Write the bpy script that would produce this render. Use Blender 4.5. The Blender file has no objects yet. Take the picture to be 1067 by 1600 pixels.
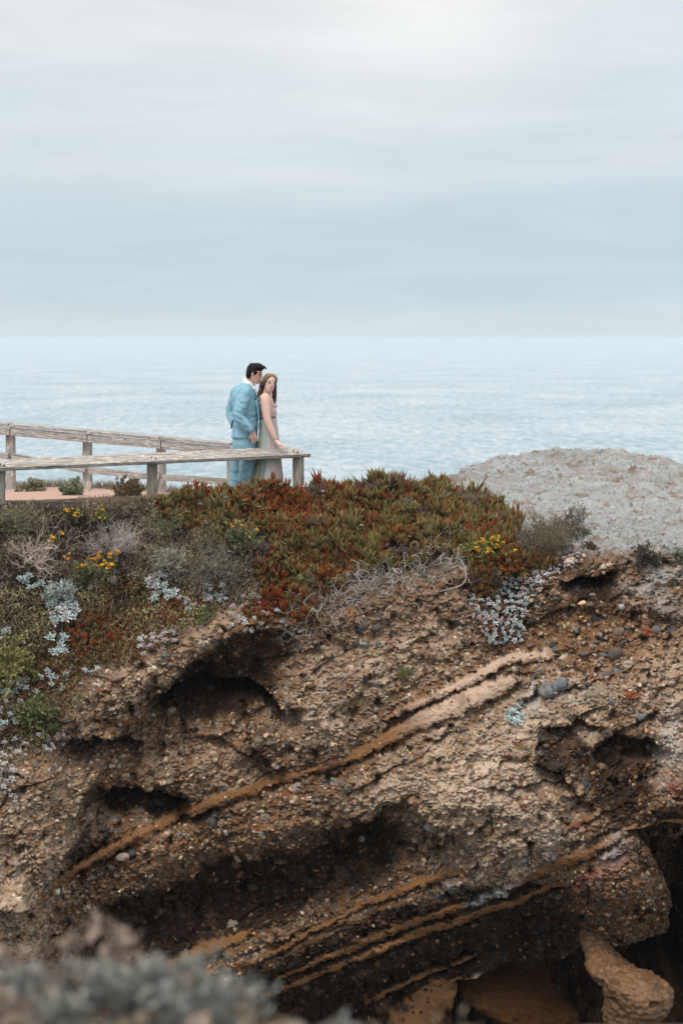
import bpy, bmesh, math, random
import numpy as np
from mathutils import Vector, Matrix
R = math.radians
rng = np.random.default_rng(7)
random.seed(7)
SC = bpy.context.scene
COL = SC.collection

# ------------------------------------------------------------------ camera
F = 85 / 36 * 1600            # focal length in pixels of the 1067x1600 photograph
CAMZ = 2.08
VH = 530.0                    # horizon row
TH = math.atan((800 - VH) / F)
KY = 0.83
cam_d = bpy.data.cameras.new('camera')
cam = bpy.data.objects.new('camera', cam_d)
COL.objects.link(cam)
cam.location = (0, 0, CAMZ)
cam.rotation_euler = (math.pi / 2 - TH, 0, 0)
cam_d.sensor_fit = 'VERTICAL'
cam_d.sensor_height = 36
cam_d.lens = 85
cam_d.clip_start = 0.1
cam_d.clip_end = 80000
cam_d.dof.use_dof = True
cam_d.dof.focus_distance = 28.0
cam_d.dof.aperture_fstop = 3.4
SC.camera = cam

# ------------------------------------------------------------------ sky, sun, exposure
SUN_EL, SUN_AZ = R(58), R(-150)        # azimuth from +Y towards +X
world = bpy.data.worlds.new('World')
SC.world = world
world.use_nodes = True
nt = world.node_tree
nt.nodes.clear()
def nd(tree, t, **kw):
    n = tree.nodes.new(t)
    for k, v in kw.items():
        setattr(n, k, v)
    return n
wl = nt.links.new
out = nd(nt, 'ShaderNodeOutputWorld'); bg = nd(nt, 'ShaderNodeBackground')
bg.inputs['Strength'].default_value = 0.1
sky = nd(nt, 'ShaderNodeTexSky', sky_type='NISHITA', sun_disc=False)
sky.sun_elevation = SUN_EL; sky.sun_rotation = SUN_AZ
sky.air_density = 1.0; sky.dust_density = 3.0; sky.ozone_density = 1.0
tc = nd(nt, 'ShaderNodeTexCoord')
sep = nd(nt, 'ShaderNodeSeparateXYZ'); wl(tc.outputs['Generated'], sep.inputs[0])
mp = nd(nt, 'ShaderNodeMapping'); mp.inputs['Scale'].default_value = (3.2, 3.2, 22.0); mp.inputs['Rotation'].default_value = (0, R(8), 0)
wl(tc.outputs['Generated'], mp.inputs[0])
nz = nd(nt, 'ShaderNodeTexNoise'); nz.inputs['Scale'].default_value = 1.0; nz.inputs['Detail'].default_value = 5; nz.inputs['Roughness'].default_value = 0.5
nz.inputs['Distortion'].default_value = 1.4
wl(mp.outputs[0], nz.inputs['Vector'])
# elevation shifted by the cloud noise
ns = nd(nt, 'ShaderNodeMath', operation='MULTIPLY_ADD'); ns.inputs[1].default_value = 0.12; ns.inputs[2].default_value = -0.056
wl(nz.outputs['Fac'], ns.inputs[0])
fade = nd(nt, 'ShaderNodeMapRange'); fade.inputs['From Min'].default_value = 0.0; fade.inputs['From Max'].default_value = 0.05
wl(sep.outputs['Z'], fade.inputs['Value'])
nsf = nd(nt, 'ShaderNodeMath', operation='MULTIPLY'); wl(ns.outputs[0], nsf.inputs[0]); wl(fade.outputs[0], nsf.inputs[1])
ad = nd(nt, 'ShaderNodeMath', operation='ADD'); wl(sep.outputs['Z'], ad.inputs[0]); wl(nsf.outputs[0], ad.inputs[1])
sq = nd(nt, 'ShaderNodeMapRange'); sq.inputs['From Min'].default_value = -0.02; sq.inputs['From Max'].default_value = 0.18
wl(ad.outputs[0], sq.inputs['Value'])
ramp = nd(nt, 'ShaderNodeValToRGB'); wl(sq.outputs[0], ramp.inputs[0])
stops = [(0.0, (.70, .785, .83)), (0.125, (.70, .785, .83)), (0.19, (.60, .72, .78)), (0.30, (.555, .69, .755)), (0.42, (.605, .72, .78)), (0.55, (.69, .77, .815)), (0.74, (.76, .81, .845)), (1.0, (.84, .84, .835))]
cr = ramp.color_ramp; cr.interpolation = 'B_SPLINE'
while len(cr.elements) < len(stops): cr.elements.new(0.5)
for e, (p, c) in zip(cr.elements, stops):
    e.position = p; e.color = (*c, 1)
# brighter towards the zenith, as under cloud
zr = nd(nt, 'ShaderNodeMapRange'); zr.inputs['From Min'].default_value = 0.14; zr.inputs['From Max'].default_value = 0.9
zr.inputs['To Min'].default_value = 10.3; zr.inputs['To Max'].default_value = 15.0
wl(sep.outputs['Z'], zr.inputs['Value'])
sc1 = nd(nt, 'ShaderNodeVectorMath', operation='SCALE'); wl(ramp.outputs[0], sc1.inputs[0]); wl(zr.outputs[0], sc1.inputs['Scale'])
nz2 = nd(nt, 'ShaderNodeTexNoise'); nz2.inputs['Scale'].default_value = 1.0; nz2.inputs['Detail'].default_value = 6; nz2.inputs['Roughness'].default_value = 0.6; nz2.inputs['Distortion'].default_value = 1.0
mp2 = nd(nt, 'ShaderNodeMapping'); mp2.inputs['Scale'].default_value = (9.0, 9.0, 60.0); mp2.inputs['Rotation'].default_value = (0, R(10), 0); wl(tc.outputs['Generated'], mp2.inputs[0]); wl(mp2.outputs[0], nz2.inputs['Vector'])
br2 = nd(nt, 'ShaderNodeMapRange'); br2.inputs['From Min'].default_value = .3; br2.inputs['From Max'].default_value = .7; br2.inputs['To Min'].default_value = .955; br2.inputs['To Max'].default_value = 1.045
wl(nz2.outputs['Fac'], br2.inputs['Value'])
sc2 = nd(nt, 'ShaderNodeVectorMath', operation='SCALE'); wl(sc1.outputs[0], sc2.inputs[0]); wl(br2.outputs[0], sc2.inputs['Scale']); sc1 = sc2
# the sun's glow behind the cloud
gd = Vector(((650 - 533.5) / F, 1, (530 + 30) / F)).normalized()
dt = nd(nt, 'ShaderNodeVectorMath', operation='DISTANCE'); dt.inputs[1].default_value = gd; wl(tc.outputs['Generated'], dt.inputs[0])
gm = nd(nt, 'ShaderNodeMapRange', interpolation_type='SMOOTHERSTEP'); gm.inputs['From Min'].default_value = 0.0; gm.inputs['From Max'].default_value = 0.09
gm.inputs['To Min'].default_value = 1.0; gm.inputs['To Max'].default_value = 0.0
wl(dt.outputs['Value'], gm.inputs['Value'])
gmul = nd(nt, 'ShaderNodeVectorMath', operation='SCALE'); gmul.inputs[0].default_value = (1.3, 1.0, 0.7); wl(gm.outputs[0], gmul.inputs['Scale'])
addg = nd(nt, 'ShaderNodeVectorMath', operation='ADD'); wl(sc1.outputs[0], addg.inputs[0]); wl(gmul.outputs[0], addg.inputs[1])
mx = nd(nt, 'ShaderNodeMix', data_type='RGBA'); mx.inputs[0].default_value = 0.93
wl(sky.outputs[0], mx.inputs[6]); wl(addg.outputs[0], mx.inputs[7]); wl(mx.outputs[2], bg.inputs['Color'])
wl(bg.outputs[0], out.inputs['Surface'])
sun_d = bpy.data.lights.new('sun', 'SUN'); sun_d.energy = 1.9; sun_d.angle = R(22); sun_d.color = (1, .92, .82)
sun = bpy.data.objects.new('sun', sun_d); COL.objects.link(sun)
sv = Vector((math.sin(SUN_AZ) * math.cos(SUN_EL), math.cos(SUN_AZ) * math.cos(SUN_EL), math.sin(SUN_EL)))
sun.rotation_euler = (-sv).to_track_quat('-Z', 'Y').to_euler()
SC.view_settings.view_transform = 'Standard'
SC.view_settings.look = 'None'
SC.view_settings.exposure = 0.0
SC.view_settings.gamma = 1.0
SC.cycles.max_bounces = 6
SC.cycles.diffuse_bounces = 3
SC.cycles.glossy_bounces = 3
SC.cycles.volume_bounces = 4

# ------------------------------------------------------------------ helpers
def at(u, v, Yo):
    """World point on the sight line of photo pixel (u, v) at distance Yo*KY; used to survey where things stand."""
    Y = Yo * KY
    xr = (u - 533.5) / F; yr = (800 - v) / F
    t = Y / (math.cos(TH) + yr * math.sin(TH))
    return np.array([xr * t, Y, CAMZ + t * (-math.sin(TH) + yr * math.cos(TH))])
def zat(v, Yo):
    return at(533.5, v, Yo)[2]
def project(P):
    y = P[..., 1]; z = P[..., 2] - CAMZ
    d = y * math.cos(TH) - z * math.sin(TH)
    up = y * math.sin(TH) + z * math.cos(TH)
    return 533.5 + F * P[..., 0] / d, 800 - F * up / d
def sstep(t):
    t = np.clip(t, 0, 1); return t * t * (3 - 2 * t)
LAT = rng.random((64, 64, 64)).astype(np.float32)
def vnoise(p):
    i = np.floor(p).astype(np.int64); f = (p - i).astype(np.float32); f = f * f * (3 - 2 * f)
    i0 = i & 63; i1 = (i + 1) & 63
    x0, y0, z0 = i0[..., 0], i0[..., 1], i0[..., 2]; x1, y1, z1 = i1[..., 0], i1[..., 1], i1[..., 2]
    fx, fy, fz = f[..., 0], f[..., 1], f[..., 2]
    a = LAT[x0, y0, z0] * (1 - fx) + LAT[x1, y0, z0] * fx
    b = LAT[x0, y1, z0] * (1 - fx) + LAT[x1, y1, z0] * fx
    c = LAT[x0, y0, z1] * (1 - fx) + LAT[x1, y0, z1] * fx
    d = LAT[x0, y1, z1] * (1 - fx) + LAT[x1, y1, z1] * fx
    return (a * (1 - fy) + b * fy) * (1 - fz) + (c * (1 - fy) + d * fy) * fz
def fbm(p, scale, octv=3, off=0.0, gain=0.5):
    s = 0; a = 1; t = 0
    for k in range(octv):
        s = s + a * (vnoise(p * scale + off + 17.3 * k) - 0.5) * 2; t += a
        a *= gain; scale *= 2.03
    return s / t
def smooth1d(a, sig, axis):
    r = int(sig * 3) + 1
    k = np.exp(-0.5 * (np.arange(-r, r + 1) / sig) ** 2); k /= k.sum()
    pad = [(0, 0)] * a.ndim; pad[axis] = (r, r)
    b = np.pad(a, pad, mode='edge'); o = np.zeros_like(a)
    for i, w in enumerate(k):
        sl = [slice(None)] * a.ndim; sl[axis] = slice(i, i + a.shape[axis])
        o += w * b[tuple(sl)]
    return o
def link(o, parent=None):
    COL.objects.link(o)
    if parent is not None:
        o.parent = parent
        o.matrix_parent_inverse = Matrix.Identity(4)
    return o
def mesh_np(name, V, Fc, mat=None, colr=None, smooth=False):
    """V (n,3), Fc (m,k) with k 3 or 4."""
    V = np.ascontiguousarray(V, dtype=np.float32); Fc = np.ascontiguousarray(Fc, dtype=np.int32)
    me = bpy.data.meshes.new(name)
    me.vertices.add(len(V)); me.vertices.foreach_set('co', V.ravel())
    k = Fc.shape[1]
    me.loops.add(Fc.size); me.loops.foreach_set('vertex_index', Fc.ravel())
    me.polygons.add(len(Fc)); me.polygons.foreach_set('loop_start', np.arange(0, Fc.size, k, dtype=np.int32))
    if colr is not None:
        a = me.attributes.new('Col', 'FLOAT_COLOR', 'POINT')
        c4 = np.ones((len(V), 4), dtype=np.float32); c4[:, :3] = colr
        a.data.foreach_set('color', c4.ravel())
    if smooth:
        me.polygons.foreach_set('use_smooth', np.ones(len(Fc), dtype=bool))
    else:
        me.polygons.foreach_set('use_smooth', np.zeros(len(Fc), dtype=bool))
    me.update(calc_edges=True)
    if mat: me.materials.append(mat)
    return me
def tag(o, label=None, cat=None, group=None, kind=None):
    if label: o['label'] = label
    if cat: o['category'] = cat
    if group: o['group'] = group
    if kind: o['kind'] = kind
    return o
def obj(name, me, parent=None, loc=None):
    o = bpy.data.objects.new(name, me)
    if loc is not None: o.location = loc
    return link(o, parent)
def empty(name, loc):
    o = bpy.data.objects.new(name, None); o.empty_display_size = 0.1
    o.location = loc
    return link(o)
def material(name, col=(.5, .5, .5), rough=0.8, attr=True, nscale=0, namt=0.25, bump=0, bscale=60, spec=0.3, sss=0, trans=0, coat=0):
    m = bpy.data.materials.new(name); m.use_nodes = True
    t = m.node_tree; b = t.nodes['Principled BSDF']
    b.inputs['Roughness'].default_value = rough
    b.inputs['Specular IOR Level'].default_value = spec
    if coat: b.inputs['Coat Weight'].default_value = coat; b.inputs['Coat Roughness'].default_value = 0.25
    L = t.links.new
    if attr:
        a = nd(t, 'ShaderNodeAttribute', attribute_name='Col'); src = a.outputs['Color']
    else:
        a = nd(t, 'ShaderNodeRGB'); a.outputs[0].default_value = (*col, 1); src = a.outputs[0]
    tcn = nd(t, 'ShaderNodeTexCoord')
    if nscale:
        n = nd(t, 'ShaderNodeTexNoise'); n.inputs['Scale'].default_value = nscale; n.inputs['Detail'].default_value = 6; n.inputs['Roughness'].default_value = 0.65
        L(tcn.outputs['Object'], n.inputs['Vector'])
        r = nd(t, 'ShaderNodeMapRange'); r.inputs['From Min'].default_value = .3; r.inputs['From Max'].default_value = .7
        r.inputs['To Min'].default_value = 1 - namt; r.inputs['To Max'].default_value = 1 + namt
        L(n.outputs['Fac'], r.inputs['Value'])
        s = nd(t, 'ShaderNodeVectorMath', operation='SCALE'); L(src, s.inputs[0]); L(r.outputs[0], s.inputs['Scale']); src = s.outputs[0]
    L(src, b.inputs['Base Color'])
    if bump:
        n = nd(t, 'ShaderNodeTexNoise'); n.inputs['Scale'].default_value = bscale; n.inputs['Detail'].default_value = 8; n.inputs['Roughness'].default_value = 0.7
        L(tcn.outputs['Object'], n.inputs['Vector'])
        bp = nd(t, 'ShaderNodeBump'); bp.inputs['Strength'].default_value = bump; bp.inputs['Distance'].default_value = 0.02
        L(n.outputs['Fac'], bp.inputs['Height']); L(bp.outputs[0], b.inputs['Normal'])
    if trans:
        tr = nd(t, 'ShaderNodeBsdfTranslucent'); L(src, tr.inputs['Color'])
        ms = nd(t, 'ShaderNodeMixShader'); ms.inputs[0].default_value = trans
        o = t.nodes['Material Output']
        L(b.outputs[0], ms.inputs[1]); L(tr.outputs[0], ms.inputs[2]); L(ms.outputs[0], o.inputs['Surface'])
    if sss:
        b.inputs['Subsurface Weight'].default_value = sss; b.inputs['Subsurface Radius'].default_value = (.01, .004, .002)
    return m
def in_poly(u, v, poly):
    ins = np.zeros(u.shape, bool); n = len(poly)
    for i in range(n):
        x0, y0 = poly[i]; x1, y1 = poly[(i + 1) % n]
        if y0 == y1: continue
        c = ((y0 > v) != (y1 > v)) & (u < (x1 - x0) * (v - y0) / (y1 - y0) + x0)
        ins ^= c
    return ins
def jit(n, s): return rng.normal(0, s, n)

M_ROCK = material('conglomerate_rock', rough=.92, nscale=55, namt=.28, bump=.5, bscale=70, spec=.2)
M_SOIL = material('soil', rough=.95, nscale=30, namt=.3, bump=.5, bscale=50, spec=.15)
M_PATH = material('path_gravel', (.50, .33, .26), .95, attr=False, nscale=45, namt=.2, bump=.4, bscale=150)
M_LEAF = material('leaf', rough=.5, spec=.3, trans=.25)
M_TWIG = material('twig', rough=.9, spec=.15)
M_FLOWER = material('petal', rough=.7, spec=.2, trans=.2)
M_COBBLE = material('cobble_stone', rough=.85, nscale=12, namt=.3, bump=.3, bscale=45, spec=.25)

# ------------------------------------------------------------------ sea
def build_sea():
    ys = np.concatenate([np.array([-400, -100]), np.geomspace(20, 60000, 90)])
    xs = np.concatenate([-np.geomspace(20, 40000, 30)[::-1], [0], np.geomspace(20, 40000, 30)])
    X, Y = np.meshgrid(xs, ys)
    V = np.stack([X, Y, np.full_like(X, -15.0)], -1).reshape(-1, 3)
    nx = len(xs); i = np.arange(len(ys) - 1)[:, None] * nx + np.arange(nx - 1)[None]
    Fc = np.stack([i, i + 1, i + nx + 1, i + nx], -1).reshape(-1, 4)
    m = bpy.data.materials.new('sea_water'); m.use_nodes = True
    t = m.node_tree; b = t.nodes['Principled BSDF']; L = t.links.new
    b.inputs['Roughness'].default_value = .22; b.inputs['IOR'].default_value = 1.33
    tcn = nd(t, 'ShaderNodeTexCoord')
    def noise(scale, detail, rough=.55, rot=0):
        mpn = nd(t, 'ShaderNodeMapping'); mpn.inputs['Scale'].default_value = scale; mpn.inputs['Rotation'].default_value = (0, 0, rot)
        L(tcn.outputs['Object'], mpn.inputs[0])
        n = nd(t, 'ShaderNodeTexNoise'); n.inputs['Scale'].default_value = 1; n.inputs['Detail'].default_value = detail; n.inputs['Roughness'].default_value = rough
        L(mpn.outputs[0], n.inputs['Vector']); return n.outputs['Fac']
    w1 = noise((.42, .10, 1), 6, .68, R(4))
    w2 = noise((.03, .012, 1), 5, .65, R(-6))
    hs = nd(t, 'ShaderNodeMath', operation='MULTIPLY_ADD'); L(w2, hs.inputs[0]); hs.inputs[1].default_value = .6; L(w1, hs.inputs[2])
    bp = nd(t, 'ShaderNodeBump'); bp.inputs['Strength'].default_value = 1; bp.inputs['Distance'].default_value = 3.4
    L(hs.outputs[0], bp.inputs['Height']); L(bp.outputs[0], b.inputs['Normal'])
    # noise mottles the base colour between a darker and a paler blue
    sm = nd(t, 'ShaderNodeMath', operation='MULTIPLY_ADD'); L(w2, sm.inputs[0]); sm.inputs[1].default_value = .5
    wv = noise((.55, .11, 1), 6, .75, R(5)); L(wv, sm.inputs[2])
    rp = nd(t, 'ShaderNodeValToRGB'); L(sm.outputs[0], rp.inputs[0])
    rp.color_ramp.elements[0].position = .63; rp.color_ramp.elements[0].color = (.27, .45, .53, 1)
    rp.color_ramp.elements[1].position = .88; rp.color_ramp.elements[1].color = (.74, .82, .88, 1)
    L(rp.outputs[0], b.inputs['Base Color'])
    o = obj('sea', mesh_np('sea', V, Fc, m)); tag(o, kind='structure')
build_sea()

# ------------------------------------------------------------------ headland and cliff: one surface swept from profiles
# per station: photo column, then (row, distance) of back edge, platform front, crest, mid slope, lip, below lip, mid face, foot of view, below view
ST = [
 (-420, (770, 40), (800, 31.6), (805, 31.2), (1020, 30.4), (1290, 29.3), (1330, 29.2), (1400, 29.1), (1600, 29.2), (2000, 29.5)),
 (-150, (765, 40), (790, 32.2), (797, 31.8), (1000, 30.8), (1260, 29.8), (1290, 29.7), (1380, 29.5), (1600, 29.6), (2000, 29.9)),
 (0,    (760, 39.5), (785, 32.6), (793, 32.1), (1000, 31.1), (1210, 30.2), (1245, 30.1), (1360, 29.9), (1600, 30.0), (2000, 30.4)),
 (150,  (766, 39), (784, 32.9), (791, 32.4), (950, 31.6), (1085, 30.9), (1140, 30.8), (1330, 30.6), (1600, 30.8), (2000, 31.2)),
 (300,  (776, 38.5), (780, 33.5), (787, 32.8), (880, 32.1), (983, 31.4), (1020, 31.3), (1300, 31.1), (1600, 31.2), (2000, 31.6)),
 (380,  (790, 37.5), (806, 33.8), (768, 33.2), (870, 32.3), (980, 31.6), (1015, 31.5), (1300, 31.1), (1600, 31.3), (2000, 31.7)),
 (450,  (806, 36.6), (808, 34.0), (770, 33.4), (870, 32.4), (975, 31.7), (1010, 31.6), (1290, 31.1), (1600, 31.3), (2000, 31.7)),
 (530,  (820, 36.0), (800, 34.2), (768, 33.5), (860, 32.5), (955, 31.8), (995, 31.7), (1280, 31.1), (1600, 31.3), (2000, 31.7)),
 (600,  (815, 36.3), (795, 34.4), (762, 33.6), (850, 32.6), (940, 31.9), (985, 31.8), (1270, 31.0), (1600, 31.2), (2000, 31.6)),
 (650,  (782, 36.5), (790, 34.6), (765, 33.8), (845, 32.7), (930, 32.0), (975, 31.9), (1260, 31.0), (1600, 31.1), (2000, 31.5)),
 (690,  (753, 36.6), (785, 34.9), (775, 34.0), (840, 32.8), (925, 32.1), (965, 32.0), (1250, 31.0), (1600, 31.0), (2000, 31.4)),
 (750,  (730, 36.8), (782, 34.8), (790, 34.2), (840, 33.0), (912, 32.2), (950, 32.1), (1250, 31.0), (1600, 31.0), (2000, 31.4)),
 (800,  (714, 36.9), (778, 34.8), (800, 34.1), (845, 33.0), (900, 32.3), (935, 32.2), (1250, 30.9), (1600, 30.9), (2000, 31.3)),
 (850,  (704, 37), (775, 34.7), (810, 33.8), (848, 32.9), (890, 32.3), (912, 32.2), (1250, 30.8), (1600, 30.8), (2000, 31.2)),
 (900,  (698, 37), (772, 34.6), (812, 33.6), (845, 32.8), (880, 32.3), (900, 32.2), (1250, 30.7), (1600, 30.7), (2000, 31.1)),
 (1000, (697, 37), (770, 34.4), (808, 33.4), (845, 32.6), (875, 32.1), (905, 32.0), (1250, 30.5), (1600, 30.5), (2000, 30.9)),
 (1067, (703, 37), (772, 34.3), (810, 33.3), (845, 32.4), (885, 31.9), (920, 31.8), (1250, 30.3), (1600, 30.3), (2000, 30.7)),
 (1200, (735, 37), (790, 34.2), (820, 33.2), (855, 32.2), (900, 31.7), (930, 31.6), (1250, 30.0), (1600, 30.0), (2000, 30.4)),
 (1500, (850, 37), (860, 34.2), (880, 33.2), (910, 32.2), (950, 31.5), (980, 31.4), (1250, 29.8), (1600, 29.8), (2000, 30.2)),
]
QD = 1.0
ROWS = [int(k * QD) for k in (26, 190, 40, 110, 150, 70, 360, 430, 40)]
UC = np.concatenate([np.linspace(-420, -45, 60, endpoint=False), np.linspace(-45, 1110, int(1400 * QD), endpoint=False), np.linspace(1110, 1500, 60)])
def build_base():
    su = np.array([s[0] for s in ST], float)
    keys = []
    for s in ST:
        pts = [np.array([s[1][1] * KY + 9, -16.0])] + [np.array([yo * KY, zat(v, yo)]) for v, yo in s[1:]]
        keys.append(np.array(pts))
    keys = np.array(keys)                                    # station, point, (Y, z)
    K = np.zeros((len(UC), keys.shape[1], 2))
    for p in range(keys.shape[1]):
        for c in range(2):
            K[:, p, c] = np.interp(UC, su, keys[:, p, c])
    uu = np.linspace(UC[0], UC[-1], 1000)                    # even smoothing across the columns
    for p in range(keys.shape[1]):
        for c in range(2):
            e = smooth1d(np.interp(uu, UC, K[:, p, c])[None], 9, 1)[0]
            K[:, p, c] = np.interp(UC, uu, e)
    rows = []; seg = []
    for k in range(keys.shape[1] - 1):
        n = ROWS[k]
        t = np.linspace(0, 1, n, endpoint=False)
        if k == 0: t = 1 - (1 - t) ** 2.2
        rows.append(K[:, k][None] * (1 - t)[:, None, None] + K[:, k + 1][None] * t[:, None, None]); seg += list(k + t)
    S = np.concatenate(rows, 0)                              # row, col, (Y, z)
    S = smooth1d(S, 9 * QD, 0)
    X = (UC - 533.5) * (32 * KY) / F
    P = np.zeros(S.shape[:2] + (3,)); P[..., 0] = X[None]; P[..., 1] = S[..., 0]; P[..., 2] = S[..., 1]
    return P, np.array(seg)
P0, SEG = build_base()
NR, NC = P0.shape[:2]
SG = np.repeat(SEG[:, None], NC, 1)
U0, V0 = project(P0)

def curve_v(pts, u):
    p = np.array(pts, float); return np.interp(u, p[:, 0], p[:, 1])
def ledge(pts, depth, w, soft=6, tap=18):
    p = np.array(pts, float)
    vl = curve_v(pts, Uw)
    t = Vw - vl
    ends = sstep((Uw - p[0, 0] + tap) / tap) * sstep((p[-1, 0] + tap - Uw) / tap)
    return depth * sstep(t / soft) * np.exp(-(np.clip(t, 0, None) / w) ** 2) * ends
def blob(u0, v0, ru, rv, ang, depth, pw=1.0):
    a = R(ang); du = Uw - u0; dv = Vw - v0
    x = (du * math.cos(a) + dv * math.sin(a)) / ru; y = (-du * math.sin(a) + dv * math.cos(a)) / rv
    return depth * np.exp(-(x * x + y * y) ** pw)
def polydist(pts, sub=None):
    """signed distance (px) across a polyline of (u, v, halfwidth), as distance / halfwidth, sampled on the working arrays"""
    u = Uw if sub is None else Uw[sub]; v = Vw if sub is None else Vw[sub]
    best = np.full(u.shape, 1e9); sgn = np.zeros(u.shape)
    for a, b in zip(pts[:-1], pts[1:]):
        d = np.array([b[0] - a[0], b[1] - a[1]], float); L2 = d @ d
        t = np.clip(((u - a[0]) * d[0] + (v - a[1]) * d[1]) / L2, 0, 1)
        ex = u - (a[0] + t * d[0]); ey = v - (a[1] + t * d[1])
        w = a[2] + t * (b[2] - a[2])
        q = np.sqrt(ex * ex + ey * ey) / w
        m = q < best; best = np.where(m, q, best); sgn = np.where(m, ey, sgn)
    return best, sgn
BANDS = [
 [(66, 1397, 4), (120, 1362, 6), (180, 1330, 7), (240, 1298, 7), (300, 1268, 8), (370, 1243, 8), (440, 1222, 6), (500, 1203, 4), (540, 1188, 5), (600, 1158, 9), (650, 1130, 10), (710, 1103, 13), (760, 1080, 15), (797, 1066, 9)],
 [(600, 1125, 3), (660, 1098, 5), (720, 1068, 7), (765, 1045, 7), (800, 1030, 7), (860, 1022, 8)],
 [(235, 1528, 7), (300, 1500, 8), (380, 1470, 6)],
 [(330, 1530, 3), (420, 1500, 4), (540, 1442, 4), (579, 1425, 5), (654, 1390, 7), (724, 1366, 5)],
 [(430, 1540, 2), (534, 1500, 6), (634, 1462, 8), (729, 1425, 5)],
 [(790, 1395, 4), (850, 1366, 8), (900, 1345, 8), (974, 1308, 5)],
 [(390, 1585, 5), (480, 1545, 5), (534, 1522, 5), (684, 1470, 7), (784, 1430, 7), (860, 1402, 5), (915, 1378, 3)],
 [(574, 1602, 5), (664, 1562, 4), (749, 1530, 3)],
 [(980, 1303, 5), (1030, 1301, 7), (1100, 1292, 9)],
 [(640, 1640, 30), (700, 1598, 26), (750, 1575, 8)],
 [(370, 988, 3), (400, 972, 4), (440, 968, 3)],
 [(880, 1300, 3), (905, 1285, 5), (935, 1275, 4)],
]
# domain warp so that no contour runs smooth
wn1 = fbm(P0, 3.2, 3, 5.0); wn2 = fbm(P0, 3.2, 3, 41.0)
Uw = U0 + 14 * wn1; Vw = V0 + 12 * wn2
face = sstep((SG - 4.55) / .5)                    # from the lip downwards
top = 1 - face
# ---- large form
D = np.zeros((NR, NC))
D += ledge([(105, 1150), (180, 1143), (225, 1118), (259, 1090), (262, 1062), (290, 1036), (342, 1009), (365, 992), (440, 980)], .36, 115, 8, 30)
D += ledge([(250, 1090), (268, 1074), (315, 1060), (382, 1062), (420, 1083), (442, 1105)], .72, 36, 7, 40)
D += ledge([(125, 1268), (175, 1243), (230, 1236), (285, 1250)], .42, 42, 8, 20)
D += ledge([(120, 1160), (150, 1140), (205, 1165)], .3, 40, 8, 14)
D += ledge([(575, 1280), (600, 1258), (625, 1245), (660, 1268), (690, 1300)], .30, 75, 16, 40)
D += blob(570, 1345, 90, 55, -12, .40)
D += ledge([(884, 908), (905, 898), (935, 902), (955, 889)], .36, 26, 9, 20)
D += ledge([(830, 935), (900, 940), (960, 948), (1000, 943), (1067, 962), (1150, 965)], .10, 60, 20, 40)
D += ledge([(925, 1162), (960, 1146), (1000, 1150), (1035, 1172)], .26, 60, 18, 40)
D += blob(985, 1215, 62, 62, 20, .20)
D += ledge([(872, 1135), (900, 1124), (930, 1132)], .26, 24, 9, 26)
D += ledge([(845, 1190), (880, 1205), (900, 1235)], .22, 40, 8, 20)
D += ledge([(380, 1100), (400, 1150), (440, 1205)], .16, 60, 10, 20)
D += ledge([(250, 1165), (330, 1150), (420, 1185)], .12, 50, 10, 20)
# crevice right of the nose
ed = np.interp(Vw, [1285, 1300, 1330, 1360, 1400, 1440, 1500, 1600], [1000, 978, 1012, 1032, 1050, 1064, 1050, 1000])
D += 1.3 * sstep((Uw - ed) / 9) * sstep((Vw - 1296) / 12) * sstep((1640 - Vw) / 40) * np.where(Vw < 1470, 1, 1)
D += ledge([(735, 1572), (800, 1552), (870, 1536), (955, 1522), (1050, 1484), (1120, 1470)], 1.1, 300, 8, 20)
# the nose bulges
D -= blob(985, 1410, 75, 75, 30, .45)
D -= blob(180, 1080, 95, 48, -30, .22)
D -= blob(310, 1000, 110, 26, -28, .14)
# rocks at the left edge
e1 = np.interp(Vw, [1200, 1240, 1290, 1330, 1390], [165, 152, 146, 116, 70]) + 6 * wn2
D -= .30 * sstep((e1 - Uw) / 10) * sstep((Vw - 1150) / 70) * sstep((1400 - Vw) / 12)
e2 = np.interp(Vw, [1370, 1390, 1430, 1480, 1560], [60, 70, 78, 74, 110]) + 5 * wn2
D -= .45 * sstep((e2 - Uw) / 9) * sstep((Vw - 1345) / 45)
# undercut towards the foot, along the dip of the beds
q = Vw + .42 * (Uw - 533)
D += .75 * sstep((q - 1440) / 220)
D += blob(330, 1425, 250, 58, -14, .40)
D += blob(560, 1440, 160, 60, -22, .22)
D -= blob(760, 1230, 170, 110, -25, .22)
D -= blob(480, 1110, 110, 60, -30, .16)
D += blob(820, 1000, 90, 18, -18, .10)
Df = 1.35 * D * face
# ---- beds: sandstone stands proud
bandq = np.full((NR, NC), 1e9); bandid = np.full((NR, NC), -1)
bsh = np.zeros((NR, NC))
wob = 3.0 * fbm(P0, 9, 2, 9.0) + 4.5 * fbm(P0, 26, 2, 19.0)
Uw = U0 + 3 * wn1; Vw0 = Vw; Vw = V0 + 4 * wn2 + wob
for k, b in enumerate(BANDS):
    bb, sg_ = polydist(b)
    m = bb < bandq; bandq = np.where(m, bb, bandq); bandid = np.where(m, k, bandid)
    below = sg_ > 0
    bsh += np.where(below, 1.7, .45) * np.exp(-((bb - 1.6) / .8) ** 2) * .06
Uw = U0 + 14 * wn1; Vw = Vw0
sand = (1 - sstep((bandq - .95 + .26 * fbm(P0, 15, 2, 27.0)) / .3)) * face
Df += (.7 * bsh - .004 * sand) * face
Df -= face * sand * np.clip(blob(705, 1095, 125, 55, -22, .055, 2), 0, 1)
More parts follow.
